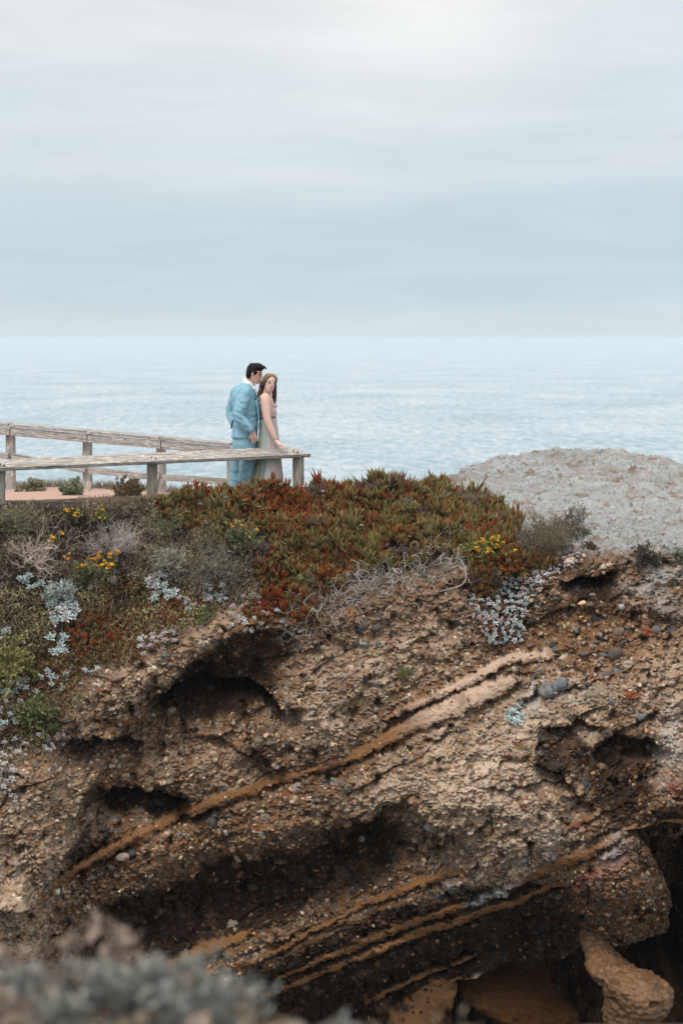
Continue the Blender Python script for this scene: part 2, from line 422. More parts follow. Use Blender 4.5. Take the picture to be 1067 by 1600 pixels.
# ---- medium and small relief
dip = P0.copy(); dip[..., 2] = P0[..., 2] - .42 * P0[..., 0]
n1 = fbm(P0, 1.6, 3, 3.0); n2 = fbm(dip * np.array([.6, 1, 2.4]), 2.6, 3, 23.0); n3 = fbm(P0, 11, 3, 77.0, .6); n4 = fbm(P0, 34, 2, 55.0, .7)
platform = (sstep((SG - 1.0) / .1) * sstep((2.9 - SG) / .2)) * sstep((560 - U0) / 60)
dome = sstep((SG - .3) / .5) * sstep((4.9 - SG) / .5) * sstep((U0 - 660) / 60)
ruf = face * 1.0 + top * .35 * (1 - platform)
Df += ruf * (-.16 * n1 * face - .07 * n2 * (1 - sand) - .085 * n3 * (1 - .85 * sand))
n5 = fbm(P0 * np.array([1, 1, 1.6]), 19, 2, 31.0, .7)
Df += face * (1 - .9 * sand) * (-.065 * np.abs(n5) + .014)
# small pits worn where pebbles have fallen out
pit = np.clip(fbm(P0, 7.5, 2, 61.0) - .25, 0, 1)
Df += face * (1 - sand) * .34 * pit
lump = fbm(P0, 5.5, 3, 90.0, .6)
xl = -dip[..., 2] * 2.6 + .9 * fbm(P0, 1.3, 3, 66.0); fr = xl - np.floor(xl)
Df += face * (1 - sand) * .15 * np.exp(-3.5 * fr) * sstep(fr / .05) * np.clip(.35 + 1.5 * fbm(P0, 2.3, 2, 88.0), 0, 1)
xl = -dip[..., 2] * 7.5 + .8 * fbm(P0, 4, 3, 67.0); fr = xl - np.floor(xl)
Df += face * (1 - sand) * .05 * np.exp(-3 * fr) * sstep(fr / .08) * np.clip(.3 + 1.6 * fbm(P0, 5, 2, 89.0), 0, 1)
P1 = P0.copy()
P1[..., 1] += Df
def normals(P):
    a = np.gradient(P, axis=0); b = np.gradient(P, axis=1)
    n = np.cross(a, b); n /= np.linalg.norm(n, axis=-1, keepdims=True) + 1e-12
    return n
# the dome: knobbly, lichen-crusted
N1 = normals(smooth1d(smooth1d(P1, 3, 0), 3, 1))
if N1[NR // 2, NC // 2, 1] > 0: N1 = -N1
domeh = dome * (.075 * fbm(P0, 2.2, 3, 52.0) + .05 * lump + .040 * n3 + .038 * np.abs(n5) + .022 * n4) + (1 - platform) * (1 - dome) * top * .02 * n3
P1 += N1 * (domeh + face * (1 - sand) * (.012 * n4) + face * sand * (.007 * n4 + .010 * n3))[..., None]
U1, V1 = project(P1)

# ------------------------------------------------------------------ rock colours
def mixc(c, d, w):
    return c * (1 - w[..., None]) + np.array(d) * w[..., None]
c1 = fbm(P0, 1.1, 3, 12.0); c2 = fbm(dip * np.array([.5, 1, 2.2]), 2.2, 4, 33.0); c3 = fbm(P0, 6, 3, 15.0)
C = np.zeros((NR, NC, 3)) + np.array([.185, .098, .047])
C = mixc(C, (.27, .165, .095), sstep((c2 + .25) / .6) * .8)
Uw = U0 + 22 * wn1 + 12 * c3; Vw = V0 + 18 * wn2 + 10 * c3
def zone(u0, v0, ru, rv, ang, s=1.0): return np.clip(blob(u0, v0, ru, rv, ang, s, 1.6), 0, 1)
pale = np.maximum.reduce([zone(760, 1200, 190, 95, -25, .9), zone(600, 1030, 130, 70, -15, .7), zone(880, 1100, 130, 60, -10, .6), zone(800, 1310, 130, 70, -25, .85), zone(500, 1110, 80, 60, -30, .75), zone(640, 1220, 120, 50, -25, .8), zone(60, 1290, 90, 90, 0, .6), zone(20, 1440, 70, 90, 0, .9), zone(1050, 1110, 70, 120, 0, .6), zone(330, 1190, 110, 45, 0, .35), zone(200, 1070, 120, 40, -32, .45), zone(310, 1005, 130, 25, -30, .6)])
pale = pale * sstep((c3 + .75) / .9)
C = mixc(C, (.56, .44, .335), pale * .97)
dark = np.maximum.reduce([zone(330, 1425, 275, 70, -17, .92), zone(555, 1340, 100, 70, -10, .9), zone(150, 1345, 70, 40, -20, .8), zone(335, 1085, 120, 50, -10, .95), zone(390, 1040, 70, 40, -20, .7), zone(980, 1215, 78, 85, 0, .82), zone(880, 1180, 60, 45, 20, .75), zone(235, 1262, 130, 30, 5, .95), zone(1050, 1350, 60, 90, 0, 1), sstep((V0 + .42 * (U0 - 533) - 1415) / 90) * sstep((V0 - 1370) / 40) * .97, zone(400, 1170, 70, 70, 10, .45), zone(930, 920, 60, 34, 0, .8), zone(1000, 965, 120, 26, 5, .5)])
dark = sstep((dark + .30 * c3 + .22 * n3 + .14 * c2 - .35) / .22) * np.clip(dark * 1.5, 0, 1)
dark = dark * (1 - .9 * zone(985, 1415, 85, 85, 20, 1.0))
ochre = np.clip(np.maximum.reduce([zone(985, 1415, 85, 85, 20, .5), zone(940, 1010, 150, 45, 4, .7), zone(420, 1330, 200, 50, -22, .3), zone(330, 1010, 90, 30, -30, .4), zone(200, 1120, 60, 30, -20, .6)]), 0, 1)
C = mixc(C, (.25, .11, .04), ochre * .8 * sstep((c2 + .6)))
C = mixc(C, (.024, .0125, .0055), dark * .96)  # dark-stained beds, with the shade of hollows and undercut painted in
# dome crust
lich = sstep((lump + .35) / .6); pinkz = sstep((c1 + .4) / .6)
dcol = mixc(np.zeros((NR, NC, 3)) + np.array([.345, .315, .30]), (.375, .395, .40), lich)
dcol = mixc(dcol, (.235, .255, .24), sstep((n5 - .05) / .4) * .6)
dcol = mixc(dcol, (.42, .335, .285), sstep((c3 - .05) / .3) * .4 * sstep((U0 - 850 + 3 * (820 - V0)) / -300 + .5))
dcol = mixc(dcol, (.25, .25, .235), sstep((fbm(P0, 2.4, 3, 51.0) - .02) / .25) * .3)
dcol = mixc(dcol, (.20, .13, .09), sstep((fbm(P0, 9, 2, 71.0) - .3) / .2) * .7)
dm = dome * sstep((925 + 50 * sstep((U0 - 930) / 120) - V0 + 50 * c3 + 22 * n3 + 25 * c2) / 60)
dm = np.maximum(dm, zone(1035, 915, 70, 42, 15, 1.0) * sstep((c3 + .6)) * sstep((U0 - 940) / 40))
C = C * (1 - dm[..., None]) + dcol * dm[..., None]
# soil under the plants
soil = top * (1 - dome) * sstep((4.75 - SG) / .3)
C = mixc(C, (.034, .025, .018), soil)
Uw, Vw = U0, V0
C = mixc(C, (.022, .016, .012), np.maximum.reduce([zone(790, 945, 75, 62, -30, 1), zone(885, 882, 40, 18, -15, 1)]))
Uw = U0 + 22 * wn1 + 12 * c3; Vw = V0 + 18 * wn2 + 10 * c3
bare = np.maximum.reduce([zone(660, 955, 90, 28, -18, 1), zone(40, 885, 60, 14, 0, .8), zone(300, 985, 40, 20, -10, .9)])
C = mixc(C, (.30, .195, .135), bare * .85)
C = mixc(C, (.16, .095, .06), sstep((fbm(P0, 4.2, 3, 44.) - .05) / .35) * .5 * face)
# ---- pebbles standing out of the matrix
DU = np.linalg.norm(np.gradient(P1, axis=1), axis=-1); DV = np.linalg.norm(np.gradient(P1, axis=0), axis=-1)
vis = (U1 > -40) & (U1 < 1105) & (V1 > 850) & (V1 < 1680) & (SG > 4.35)
wgt = (vis * DU * np.clip(DV, 0, .02) * (1 - .86 * sand) * (1 - soil) * (1 - .8 * dm) * (1 - .7 * bare)).ravel()
cdf = np.cumsum(wgt); cdf /= cdf[-1]
PXM = 1 / 145.0
def pal(n, darkw, palew):
    base = np.array([[.045, .043, .042], [.10, .098, .094], [.165, .165, .158], [.13, .072, .042], [.20, .12, .068], [.33, .215, .135], [.52, .41, .31], [.22, .075, .035], [.25, .20, .155], [.40, .32, .25]])
    w = np.array([1.2, 1.2, 1.0, 1.3, 1.6, 1.5, .8, .35, 1.0, .8])
    W = w[None] * np.ones((n, 1))
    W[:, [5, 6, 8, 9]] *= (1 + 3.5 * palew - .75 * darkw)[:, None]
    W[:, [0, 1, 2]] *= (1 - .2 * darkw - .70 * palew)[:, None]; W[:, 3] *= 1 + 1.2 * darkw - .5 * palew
    cw = np.cumsum(W, 1); cw /= cw[:, -1:]
    k = (rng.random(n)[:, None] > cw).sum(1)
    c = base[np.clip(k, 0, len(base) - 1)]
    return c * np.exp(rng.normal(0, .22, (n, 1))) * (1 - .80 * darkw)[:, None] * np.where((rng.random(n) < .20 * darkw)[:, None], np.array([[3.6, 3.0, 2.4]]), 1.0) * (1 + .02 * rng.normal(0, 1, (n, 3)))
Cf = C.reshape(-1, 3); Hf = np.zeros(NR * NC); pf = P1.reshape(-1, 3)
def stamp(n, rmin, rmax, pw, hk, first=False):
    idx = np.searchsorted(cdf, rng.random(n)); idx = np.clip(idx, 0, NR * NC - 1)
    r = (rmin + (rmax - rmin) * rng.random(n) ** pw) * PXM
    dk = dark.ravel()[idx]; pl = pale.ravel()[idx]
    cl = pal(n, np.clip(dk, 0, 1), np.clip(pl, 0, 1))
    ang = rng.normal(-.35, .6, n); ax = np.stack([np.cos(ang), np.zeros(n), -np.sin(ang)], 1)
    el = 1.05 + .75 * rng.random(n)
    i0 = idx // NC; j0 = idx % NC
    wi = np.ceil(r * el / np.maximum(DV.ravel()[idx], .003)).astype(int); wj = np.ceil(r * el / np.maximum(DU.ravel()[idx], .003)).astype(int)
    W = np.clip(np.maximum(wi, wj), 1, 22)
    Hs = []; Is = []; Ks = []
    for w in np.unique(W):
        s = np.where(W == w)[0]
        o = np.arange(-w, w + 1)
        ii = np.clip(i0[s][:, None, None] + o[None, :, None], 0, NR - 1); jj = np.clip(j0[s][:, None, None] + o[None, None, :], 0, NC - 1)
        fl = (ii * NC + jj).reshape(len(s), -1)
        d = pf[fl] - pf[idx[s]][:, None]
        par = (d * ax[s][:, None]).sum(-1)
        d2 = (d * d).sum(-1) - par ** 2 * (1 - 1 / el[s][:, None] ** 2)
        t = 1 - d2 / (r[s][:, None] ** 2)
        ok = t > 0
        h = np.sqrt(np.clip(t, 0, 1)) * r[s][:, None] * hk
        Hs.append(h[ok]); Is.append(fl[ok]); Ks.append(np.broadcast_to(s[:, None], fl.shape)[ok])
    Hs = np.concatenate(Hs); Is = np.concatenate(Is); Ks = np.concatenate(Ks)
    od = np.argsort(Hs, kind='stable'); Hs = Hs[od]; Is = Is[od]; Ks = Ks[od]
    new = np.zeros(NR * NC); ck = np.full(NR * NC, -1)
    new[Is] = Hs; ck[Is] = Ks
    up = new > Hf
    Hf[up] = new[up]; Cf[up] = cl[ck[up]]
stamp(44000, 1.2, 2.7, 1.0, .95)
stamp(9000, 2.2, 4.6, 2.0, .9)
stamp(800, 4.0, 8.5, 2.6, .75)
sand = sand * (Hf.reshape(NR, NC) <= .004)
C = Cf.reshape(NR, NC, 3)
Nf = N1.reshape(-1, 3)
P2 = P1 + N1 * Hf.reshape(NR, NC)[..., None]
# crust, salt and lichen marks with their own outlines
Uw = U0 + 8 * c3 + 6 * n3; Vw = V0 + 8 * n2 + 5 * n3
sandc = mixc(np.zeros((NR, NC, 3)) + np.array([.235, .118, .052]), (.50, .36, .27), sstep((Uw - 600) / 90) * sstep((1175 - Vw) / 50))
sandc = mixc(sandc, (.16, .072, .032), sstep((c3 + .1) / .5) * .5)
sandc *= (1 + .15 * sstep((q - 1440) / 120))[..., None]
sandc *= (1 + .22 * fbm(dip * np.array([.5, 1, 5]), 14, 2, 2.))[..., None]
C = C * (1 - sand[..., None]) + sandc * sand[..., None]
for (a, b_, c_, d_, e_, s_) in [(745, 1418, 20, 7, -18, 1), (780, 1400, 34, 8, -24, .7), (758, 1568, 7, 12, 0, .9), (835, 1090, 20, 26, 10, .55), (900, 1080, 40, 14, 0, .4), (870, 1310, 26, 10, -20, .4), (700, 1400, 30, 8, -20, .35), (960, 1330, 22, 34, 30, .5), (1050, 1160, 20, 60, 0, .4)]:
    C = mixc(C, (.56, .55, .53), np.clip(blob(a, b_, c_, d_, e_, s_, 1.5), 0, 1) * sstep((n3 + .6) * 1.2))
for (a, b_, c_, d_, s_) in [(1060, 1238, 8, 24, .6), (945, 1368, 34, 20, .55), (722, 1432, 20, 6, .6), (975, 1330, 14, 20, .4), (905, 1293, 30, 8, .4)]:
    C = mixc(C, (.22, .035, .03), np.clip(blob(a, b_, c_, d_, -25, s_, 1.5), 0, 1) * sstep((n3 + .35) * 1.6))
P = P2
N = normals(smooth1d(smooth1d(P1, 4, 0), 4, 1))
if N[NR // 2, NC // 2, 1] > 0: N = -N
UU, VV = project(P)
i = (np.arange(NR - 1)[:, None] * NC + np.arange(NC - 1)[None])
quads = np.stack([i, i + NC, i + NC + 1, i + 1], -1).reshape(-1, 4)
cliff = obj('cliff', mesh_np('cliff', P.reshape(-1, 3), quads, M_ROCK, np.clip(C, .01, .9).reshape(-1, 3), smooth=True))
tag(cliff, kind='structure')

# path laid over the platform between the railings
def build_path():
    rws = np.where((SEG > 1.12) & (SEG < 1.98))[0]; cls = np.where((UC > -420) & (UC < 430))[0][::6]
    G = P0[np.ix_(rws, cls)].copy(); G[..., 2] += .02
    a, b = G.shape[:2]; k = (np.arange(a - 1)[:, None] * b + np.arange(b - 1)[None])
    fc = np.stack([k, k + b, k + b + 1, k + 1], -1).reshape(-1, 4)
    tag(obj('path', mesh_np('path', G.reshape(-1, 3), fc, M_PATH, smooth=True)), kind='structure')
build_path()

# sandstone knobs hollowed out by the wind under the overhang
def knob(name, label, rings, col, wet=1):
    """rings: (u, v, half width px, half depth m, Yo); lofted and roughened"""
    nseg = 180; V = []; 
    rr = np.array(rings, float); tt = np.linspace(0, len(rr) - 1, 150)
    it = np.stack([np.interp(tt, np.arange(len(rr)), rr[:, k]) for k in range(5)], 1)
    it = smooth1d(it, 6.0, 0)
    th = np.linspace(0, 2 * math.pi, nseg, endpoint=False)
    for (u, v, hw, hd, yo) in it:
        c = at(u, v, yo); w = hw * yo * KY / F
        V.append(np.stack([c[0] + w * np.cos(th), c[1] + hd * np.sin(th), np.full(nseg, c[2])], 1))
    V = np.array(V); n, m = V.shape[:2]
    nn = normals(np.concatenate([V, V[:, :1]], 1))[:, :-1]
    ctr = V.mean(1, keepdims=True); flip = ((V - ctr) * nn).sum(-1).mean() < 0
    if flip: nn = -nn
    hl = np.clip(fbm(V, 7, 2, 3.) - .3, 0, 1)
    V = V + nn * (.04 * fbm(V, 5, 3, 8.) + .018 * fbm(V, 24, 3, 18.) + .03 * np.abs(fbm(V * np.array([2.5, 1, .8]), 8, 2, 4.)) - .12 * hl + .004 * np.sin(V[..., 2] * 95 + 5 * fbm(V, 4, 2, 6.)) - .05 * np.clip(fbm(V, 16, 2, 33.) - .25, 0, 1))[..., None]
    pr_ = np.random.default_rng(len(name) + int(rr[0, 0])); hole = np.zeros((n, m))
    for _ in range(46):                                       # wind-worn pits
        a_, b_ = pr_.integers(12, n - 6), pr_.integers(0, m); rad = pr_.choice([.018, .028, .045, .075], p=[.4, .3, .2, .1])
        dd = V - V[a_, b_]; hole = np.maximum(hole, (1 - sstep((np.linalg.norm(dd * np.array([1, 1, 1.35]), axis=-1) / rad - .55) / .45)) * rad)
    V = V - nn * (hole * 1.1)[..., None]
    k = np.arange(n - 1)[:, None] * m + np.arange(m)[None]; k2 = np.arange(n - 1)[:, None] * m + ((np.arange(m) + 1) % m)[None]
    fc = np.stack([k, k2, k2 + m, k + m], -1).reshape(-1, 4)
    c = np.zeros((n, m, 3)) + np.array(col); c *= (1 + .3 * fbm(V, 6, 3, 1.))[..., None]
    mt = material('wet_sandstone', rough=.55 if wet else .8, nscale=14, namt=.35, bump=.6, bscale=40, spec=.35 if wet else .1, coat=.22 * wet)
    o = obj(name, mesh_np(name, V.reshape(-1, 3), fc, mt, np.clip(c, .01, 1).reshape(-1, 3), smooth=True))
    tag(o, label, 'rock', None, 'structure')
knob('sandstone_knob', 'smooth wet sandstone knob hanging at the lower right under the overhang', [(925, 1430, 26, .22, 32.0), (930, 1465, 24, .22, 31.9), (938, 1490, 24, .24, 31.6), (948, 1506, 32, .30, 31.3), (970, 1520, 46, .38, 31.1), (996, 1540, 54, .42, 31.0), (1000, 1565, 52, .42, 31.0), (985, 1590, 44, .36, 31.1), (975, 1625, 28, .26, 31.2), (965, 1680, 22, .2, 31.3)], (.19, .10, .048))
knob('sandstone_knob', 'low brown sandstone nose left of the hanging wet knob', [(760, 1400, 90, .3, 33.4), (765, 1500, 84, .3, 33.2), (780, 1530, 80, .35, 32.9), (795, 1560, 78, .4, 32.6), (832, 1584, 72, .42, 32.4), (838, 1596, 62, .4, 32.4), (805, 1616, 60, .4, 32.5), (800, 1690, 70, .4, 32.6)], (.068, .030, .012), 0)
# ------------------------------------------------------------------ the near headland the picture is taken from, and the gully floor
def build_near():
    xs = np.linspace(-9, 9, 110); ys = np.concatenate([np.linspace(-8, 8.5, 110), np.linspace(8.6, 40, 60)])
    X, Y = np.meshgrid(xs, ys)
    edge = 6.4 + .8 * np.sin(X * .9 + 1) + .3 * np.sin(X * 2.3)
    z = .50 - .012 * Y - .05 * np.clip(Y - 3, 0, 9) ** 1.5
    z = z - 11.5 * sstep((Y - edge) / 1.6)
    G = np.stack([X, Y, np.maximum(z, -12.5)], -1)
    G[..., 2] += .06 * fbm(G, 1.7, 3, 2.) + .12 * fbm(G, .5, 2, 5.)
    a, b = X.shape; k = (np.arange(a - 1)[:, None] * b + np.arange(b - 1)[None])
    fc = np.stack([k, k + b, k + b + 1, k + 1], -1).reshape(-1, 4)
    c = np.zeros((a, b, 3)) + np.array([.09, .062, .042]); c[Y > 9] = (.05, .035, .025)
    c *= (1 + .3 * fbm(G, 3, 3, 7.))[..., None]
    o = obj('near_ground', mesh_np('near_ground', G.reshape(-1, 3), fc, M_SOIL, c.reshape(-1, 3), smooth=True)); tag(o, kind='structure')
build_near()

# ------------------------------------------------------------------ railings of weathered wood
def wood(name, base, dark, moss=0.0):
    m = bpy.data.materials.new(name); m.use_nodes = True
    t = m.node_tree; b = t.nodes['Principled BSDF']; L = t.links.new
    b.inputs['Roughness'].default_value = .88; b.inputs['Specular IOR Level'].default_value = .2
    uv = nd(t, 'ShaderNodeAttribute', attribute_name='Grain')      # lengthwise, across
    def noi(sc, det, ro=.6, dis=0):
        mpn = nd(t, 'ShaderNodeMapping'); mpn.inputs['Scale'].default_value = sc; L(uv.outputs['Vector'], mpn.inputs[0])
        n = nd(t, 'ShaderNodeTexNoise'); n.inputs['Scale'].default_value = 1; n.inputs['Detail'].default_value = det; n.inputs['Roughness'].default_value = ro; n.inputs['Distortion'].default_value = dis
        L(mpn.outputs[0], n.inputs['Vector']); return n.outputs['Fac']
    g = noi((3, 70, 70), 5, .65, .6); w = noi((5, 26, 26), 5, .7, 1.5); s = noi((1.2, 5, 5), 3)
    r1 = nd(t, 'ShaderNodeValToRGB'); L(g, r1.inputs[0])
    r1.color_ramp.elements[0].position = .40; r1.color_ramp.elements[0].color = (*dark, 1)
    r1.color_ramp.elements[1].position = .56; r1.color_ramp.elements[1].color = (*base, 1)
    # flaking, paler surface left in patches
    r2 = nd(t, 'ShaderNodeValToRGB'); L(w, r2.inputs[0])
    r2.color_ramp.elements[0].position = .50; r2.color_ramp.elements[1].position = .56
    mx1 = nd(t, 'ShaderNodeMix', data_type='RGBA'); L(r2.outputs[0], mx1.inputs[0]); L(r1.outputs[0], mx1.inputs[6])
    mx1.inputs[7].default_value = (base[0] * 1.35, base[1] * 1.28, base[2] * 1.22, 1)
    r3 = nd(t, 'ShaderNodeValToRGB'); L(s, r3.inputs[0])
    r3.color_ramp.elements[0].position = .56 - .1 * moss; r3.color_ramp.elements[1].position = .7 - .1 * moss
    sc = nd(t, 'ShaderNodeMath', operation='MULTIPLY'); L(r3.outputs[0], sc.inputs[0]); sc.inputs[1].default_value = .35 + .4 * moss
    mx2 = nd(t, 'ShaderNodeMix', data_type='RGBA'); L(sc.outputs[0], mx2.inputs[0]); L(mx1.outputs[2], mx2.inputs[6])
    mx2.inputs[7].default_value = (.20, .19, .10, 1)
    L(mx2.outputs[2], b.inputs['Base Color'])
    ad = nd(t, 'ShaderNodeMath', operation='ADD'); L(g, ad.inputs[0]); L(r2.outputs[0], ad.inputs[1])
    bp = nd(t, 'ShaderNodeBump'); bp.inputs['Strength'].default_value = .7; bp.inputs['Distance'].default_value = .008
    L(ad.outputs[0], bp.inputs['Height']); L(bp.outputs[0], b.inputs['Normal'])
    return m
M_WOOD = wood('weathered_wood', (.50, .47, .445), (.20, .175, .155))
M_WOODG = wood('grey_wood', (.45, .45, .445), (.21, .20, .19))
M_POST = wood('mossy_wood', (.42, .39, .35), (.19, .165, .14), .45)
M_BOLT = material('dark_bolt', (.06, .05, .045), .6, attr=False)
M_KERB = wood('kerb_wood', (.32, .26, .21), (.12, .09, .07))
def beam(name, A, B, w, h, mat, parent, upv=(0, 0, 1), roll=0.0, shear0=0.0, shear1=0.0, seed=0, wear=.004):
    """A timber from A to B, w wide and h high (along upv), subdivided and worn; ends may be cut oblique."""
    A = np.array(A, float); B = np.array(B, float); d = B - A; Ln = np.linalg.norm(d); d /= Ln
    s = np.cross(d, upv); s /= np.linalg.norm(s); u = np.cross(s, d)
    s, u = s * math.cos(roll) + u * math.sin(roll), u * math.cos(roll) - s * math.sin(roll)
    bev = min(w, h) * .12
    prof = []
    for cx, cy, a0 in ((1, 1, 0), (-1, 1, 90), (-1, -1, 180), (1, -1, 270)):
        for k in range(3):
            a = R(a0 + 45 * k); prof.append((cx * (w / 2 - bev) + bev * math.cos(a), cy * (h / 2 - bev) + bev * math.sin(a)))
    pr = []
    for k in range(12):
        p, q_ = np.array(prof[k]), np.array(prof[(k + 1) % 12]); nsub = 5 if k % 3 == 2 else 1
        for j in range(nsub): pr.append(p + (q_ - p) * j / nsub)
    pr = np.array(pr); m = len(pr); n = max(4, int(Ln / .03))
    t = np.linspace(0, 1, n)
    sh = (shear0 * (1 - t) + shear1 * t)
    al = t[:, None] * Ln + sh[:, None] * pr[None, :, 0]
    V = A + al[..., None] * d + pr[None, :, 0, None] * s + pr[None, :, 1, None] * u
    ns = fbm(V + seed * 3.1, 9, 3, seed * 1.7)
    r = pr / np.linalg.norm(pr, axis=1, keepdims=True)
    off = wear * ns - wear * 2.2 * np.clip(fbm(V, 5, 2, seed + 40.) - .2, 0, 1)
    V = V + (off[..., None] * (r[None, :, 0, None] * s + r[None, :, 1, None] * u))
    V = V.reshape(-1, 3)
    k = np.arange(n - 1)[:, None] * m + np.arange(m)[None]; k2 = np.arange(n - 1)[:, None] * m + ((np.arange(m) + 1) % m)[None]
    fc = np.stack([k, k2, k2 + m, k + m], -1).reshape(-1, 4)
    loc = np.array(parent.location) if parent else np.zeros(3)
    gr = np.stack([np.repeat(t * Ln, m) + seed * 3.7, np.tile(pr[:, 0], n) + seed, np.tile(pr[:, 1], n)], 1)
    c0, c1 = len(V), len(V) + 1
    V = np.concatenate([V, V[:m].mean(0)[None], V[-m:].mean(0)[None]]); gr = np.concatenate([gr, gr[:m].mean(0)[None], gr[-m:].mean(0)[None]])
    cap = [(c0, (j + 1) % m, j, j) for j in range(m)] + [(c1, (n - 1) * m + j, (n - 1) * m + (j + 1) % m, (n - 1) * m + (j + 1) % m) for j in range(m)]
    me = bpy.data.meshes.new(name)
    faces = [tuple(f) for f in fc] + [c[:3] for c in cap]
    me.from_pydata((V - loc).tolist(), [], faces)
    a = me.attributes.new('Grain', 'FLOAT_VECTOR', 'POINT'); a.data.foreach_set('vector', gr.astype(np.float32).ravel())
    me.polygons.foreach_set('use_smooth', np.ones(len(faces), bool)); me.materials.append(mat)
    try: me.set_sharp_from_angle(angle=R(40))
    except Exception: pass
    me.update()
    return obj(name, me, parent)
def post(parent, u, vt, vb, Yo, w, mat, seed, d=.13, lean=0.0, yaw=.5):
    T = at(u, vt, Yo); B = at(u, vb, Yo); B[0] = T[0] + lean; B[1] = T[1]
    return beam('post', B, T, w, d, mat, parent, upv=(math.sin(yaw), math.cos(yaw), 0), seed=seed)
# the near railing: a wide sloping cap on stout posts
LN, RN = (-40, 729, 32.3), (471, 706, 33.97)
def near_pt(u):
    k = (u - LN[0]) / (RN[0] - LN[0]); return LN[1] + k * (RN[1] - LN[1]), LN[2] + k * (RN[2] - LN[2])
t = empty('wooden_railing', at(237, 800, 33.2)); bpy.context.view_layer.update()
tag(t, 'near weathered wooden railing with a wide flaking cap under the hand of the woman', 'railing')
A_ = at(*LN); B_ = at(*RN)
beam('cap_rail', A_, B_, .21, .045, M_WOOD, t, roll=-.42, shear0=0, shear1=.75, seed=1, wear=.006)
for k, (u, vb, w) in enumerate(((1, 830, .095), (238, 830, .095), (466, 830, .11))):
    v, yo = near_pt(u - 6 if k == 2 else u)
    post(t, u, v + 8, vb, yo + .03, w, M_POST, 3 + k, d=.09, lean=.01 * (k - 1), yaw=.62)
for k, u in enumerate((4, 240, 462)):
    v, yo = near_pt(u)
    for q_ in (-1, 1):
        c_ = at(u + q_ * 3, v - 1.0 + .8 * q_, yo - .10)
        beam('bolt', c_ + np.array([0, .012, 0]), c_ - np.array([0, .012, 0]), .016, .016, M_BOLT, t, seed=60 + k)
# board fixed along the foot of the posts
beam('kickboard', at(8, 790, 32.62), at(226, 781, 33.25), .05, .10, M_KERB, t, seed=9)
beam('kickboard', at(246, 777, 33.3), at(345, 768, 33.7), .05, .07, M_KERB, t, seed=10)
# the far railing, running up to the left: cap, rail under it, mid rail, square posts
FR = [(-110, 653.5, 38.6), (17, 663.5, 38.2), (137, 674, 37.9), (252, 684, 37.6), (362, 694, 37.35)]
t = empty('wooden_railing', at(137, 762, 37.9)); bpy.context.view_layer.update()
tag(t, 'far grey wooden railing with a fascia board and mid rail behind the path', 'railing')
P_ = [at(*p) for p in FR]
for k in range(4):
    a, b = P_[k], P_[k + 1]
    e = .012 * (b - a) / np.linalg.norm(b - a)
    beam('cap_rail', a + e, b - e * .2, .15, .036, M_WOODG, t, roll=-.1, seed=20 + k)
    beam('fascia_board', a + e + np.array([0, -.04, -.088]), b - e * .2 + np.array([0, -.04, -.088]), .04, .105, M_WOODG, t, seed=30 + k)
MV = [695, 713, 734.5, 745.5, 753]
for k in range(4):
    a = at(FR[k][0] + 3, MV[k], FR[k][2]); b = at(FR[k + 1][0] - 3, MV[k + 1], FR[k + 1][2])
    beam('mid_rail', a, b, .05, .085, M_WOODG, t, seed=40 + k)
for k, (u, vb) in enumerate(((17, 775), (137, 780), (252, 788), (362, 800))):
    post(t, u, FR[k + 1][1] + 4, vb, FR[k + 1][2] + .12, .105, M_WOODG, 50 + k, d=.105, yaw=.3)
# short offcut stakes by the far posts
for (u, v0, v1, yo, lab) in ((17.5, 744, 757, 37.2, 'short pale stake at the foot of the leftmost far railing post'), (140, 752, 764, 37.0, 'short pale stake at the foot of the second far railing post')):
    o = beam('stake', at(u, v1 + 6, yo), at(u, v0, yo), .04, .04, M_WOOD, None, upv=(0, 1, 0), seed=int(u))
    tag(o, lab, 'stake')

# ------------------------------------------------------------------ people
M_SKIN = material('skin', rough=.55, nscale=0, spec=.35, sss=.12)
M_SUIT = material('suit_cloth', rough=.85, nscale=120, namt=.06, bump=.15, bscale=160, spec=.15)
M_SHIRT = material('shirt_cloth', (.80, .80, .80), .8, attr=False)
M_HAIRD = material('dark_hair', (.011, .007, .006), .6, attr=False, nscale=90, namt=.4, spec=.22)
M_HAIRB = material('brown_hair', rough=.5, nscale=60, namt=.4, spec=.45)
M_TULLE = material('tulle', rough=.85, spec=.15, trans=.15)
M_SHOE = material('shoe_leather', (.12, .07, .04), .5, attr=False)
YP = 34.05                       # how far the couple stand
def W3(u, v, dy=0.0):
    p = at(u, v, YP); return np.array([p[0], p[1] + dy, p[2]])
PX = YP * KY / F                 # metres per photo pixel at the couple
def rings_mesh(parts):
    """parts: list of tubes; a tube is a list of (centre, axis a, axis b). Returns V, F of the raw overlapping shells."""
    V = []; Fc = []; n = 20; th = np.linspace(0, 2 * math.pi, n, endpoint=False)
    for tube in parts:
        base = len(V)
        for c, a, b in tube:
            for q_ in th: V.append(np.asarray(c) + np.asarray(a) * math.cos(q_) + np.asarray(b) * math.sin(q_))
        m = len(tube)
        for i_ in range(m - 1):
            for j in range(n):
                Fc.append((base + i_ * n + j, base + i_ * n + (j + 1) % n, base + (i_ + 1) * n + (j + 1) % n, base + (i_ + 1) * n + j))
        V.append(np.mean(V[base:base + n], 0)); V.append(np.mean(V[base + (m - 1) * n:base + m * n], 0))
        c0 = len(V) - 2; c1 = len(V) - 1
        for j in range(n):
            Fc.append((c0, base + (j + 1) % n, base + j)); Fc.append((c1, base + (m - 1) * n + j, base + (m - 1) * n + (j + 1) % n))
    return V, Fc
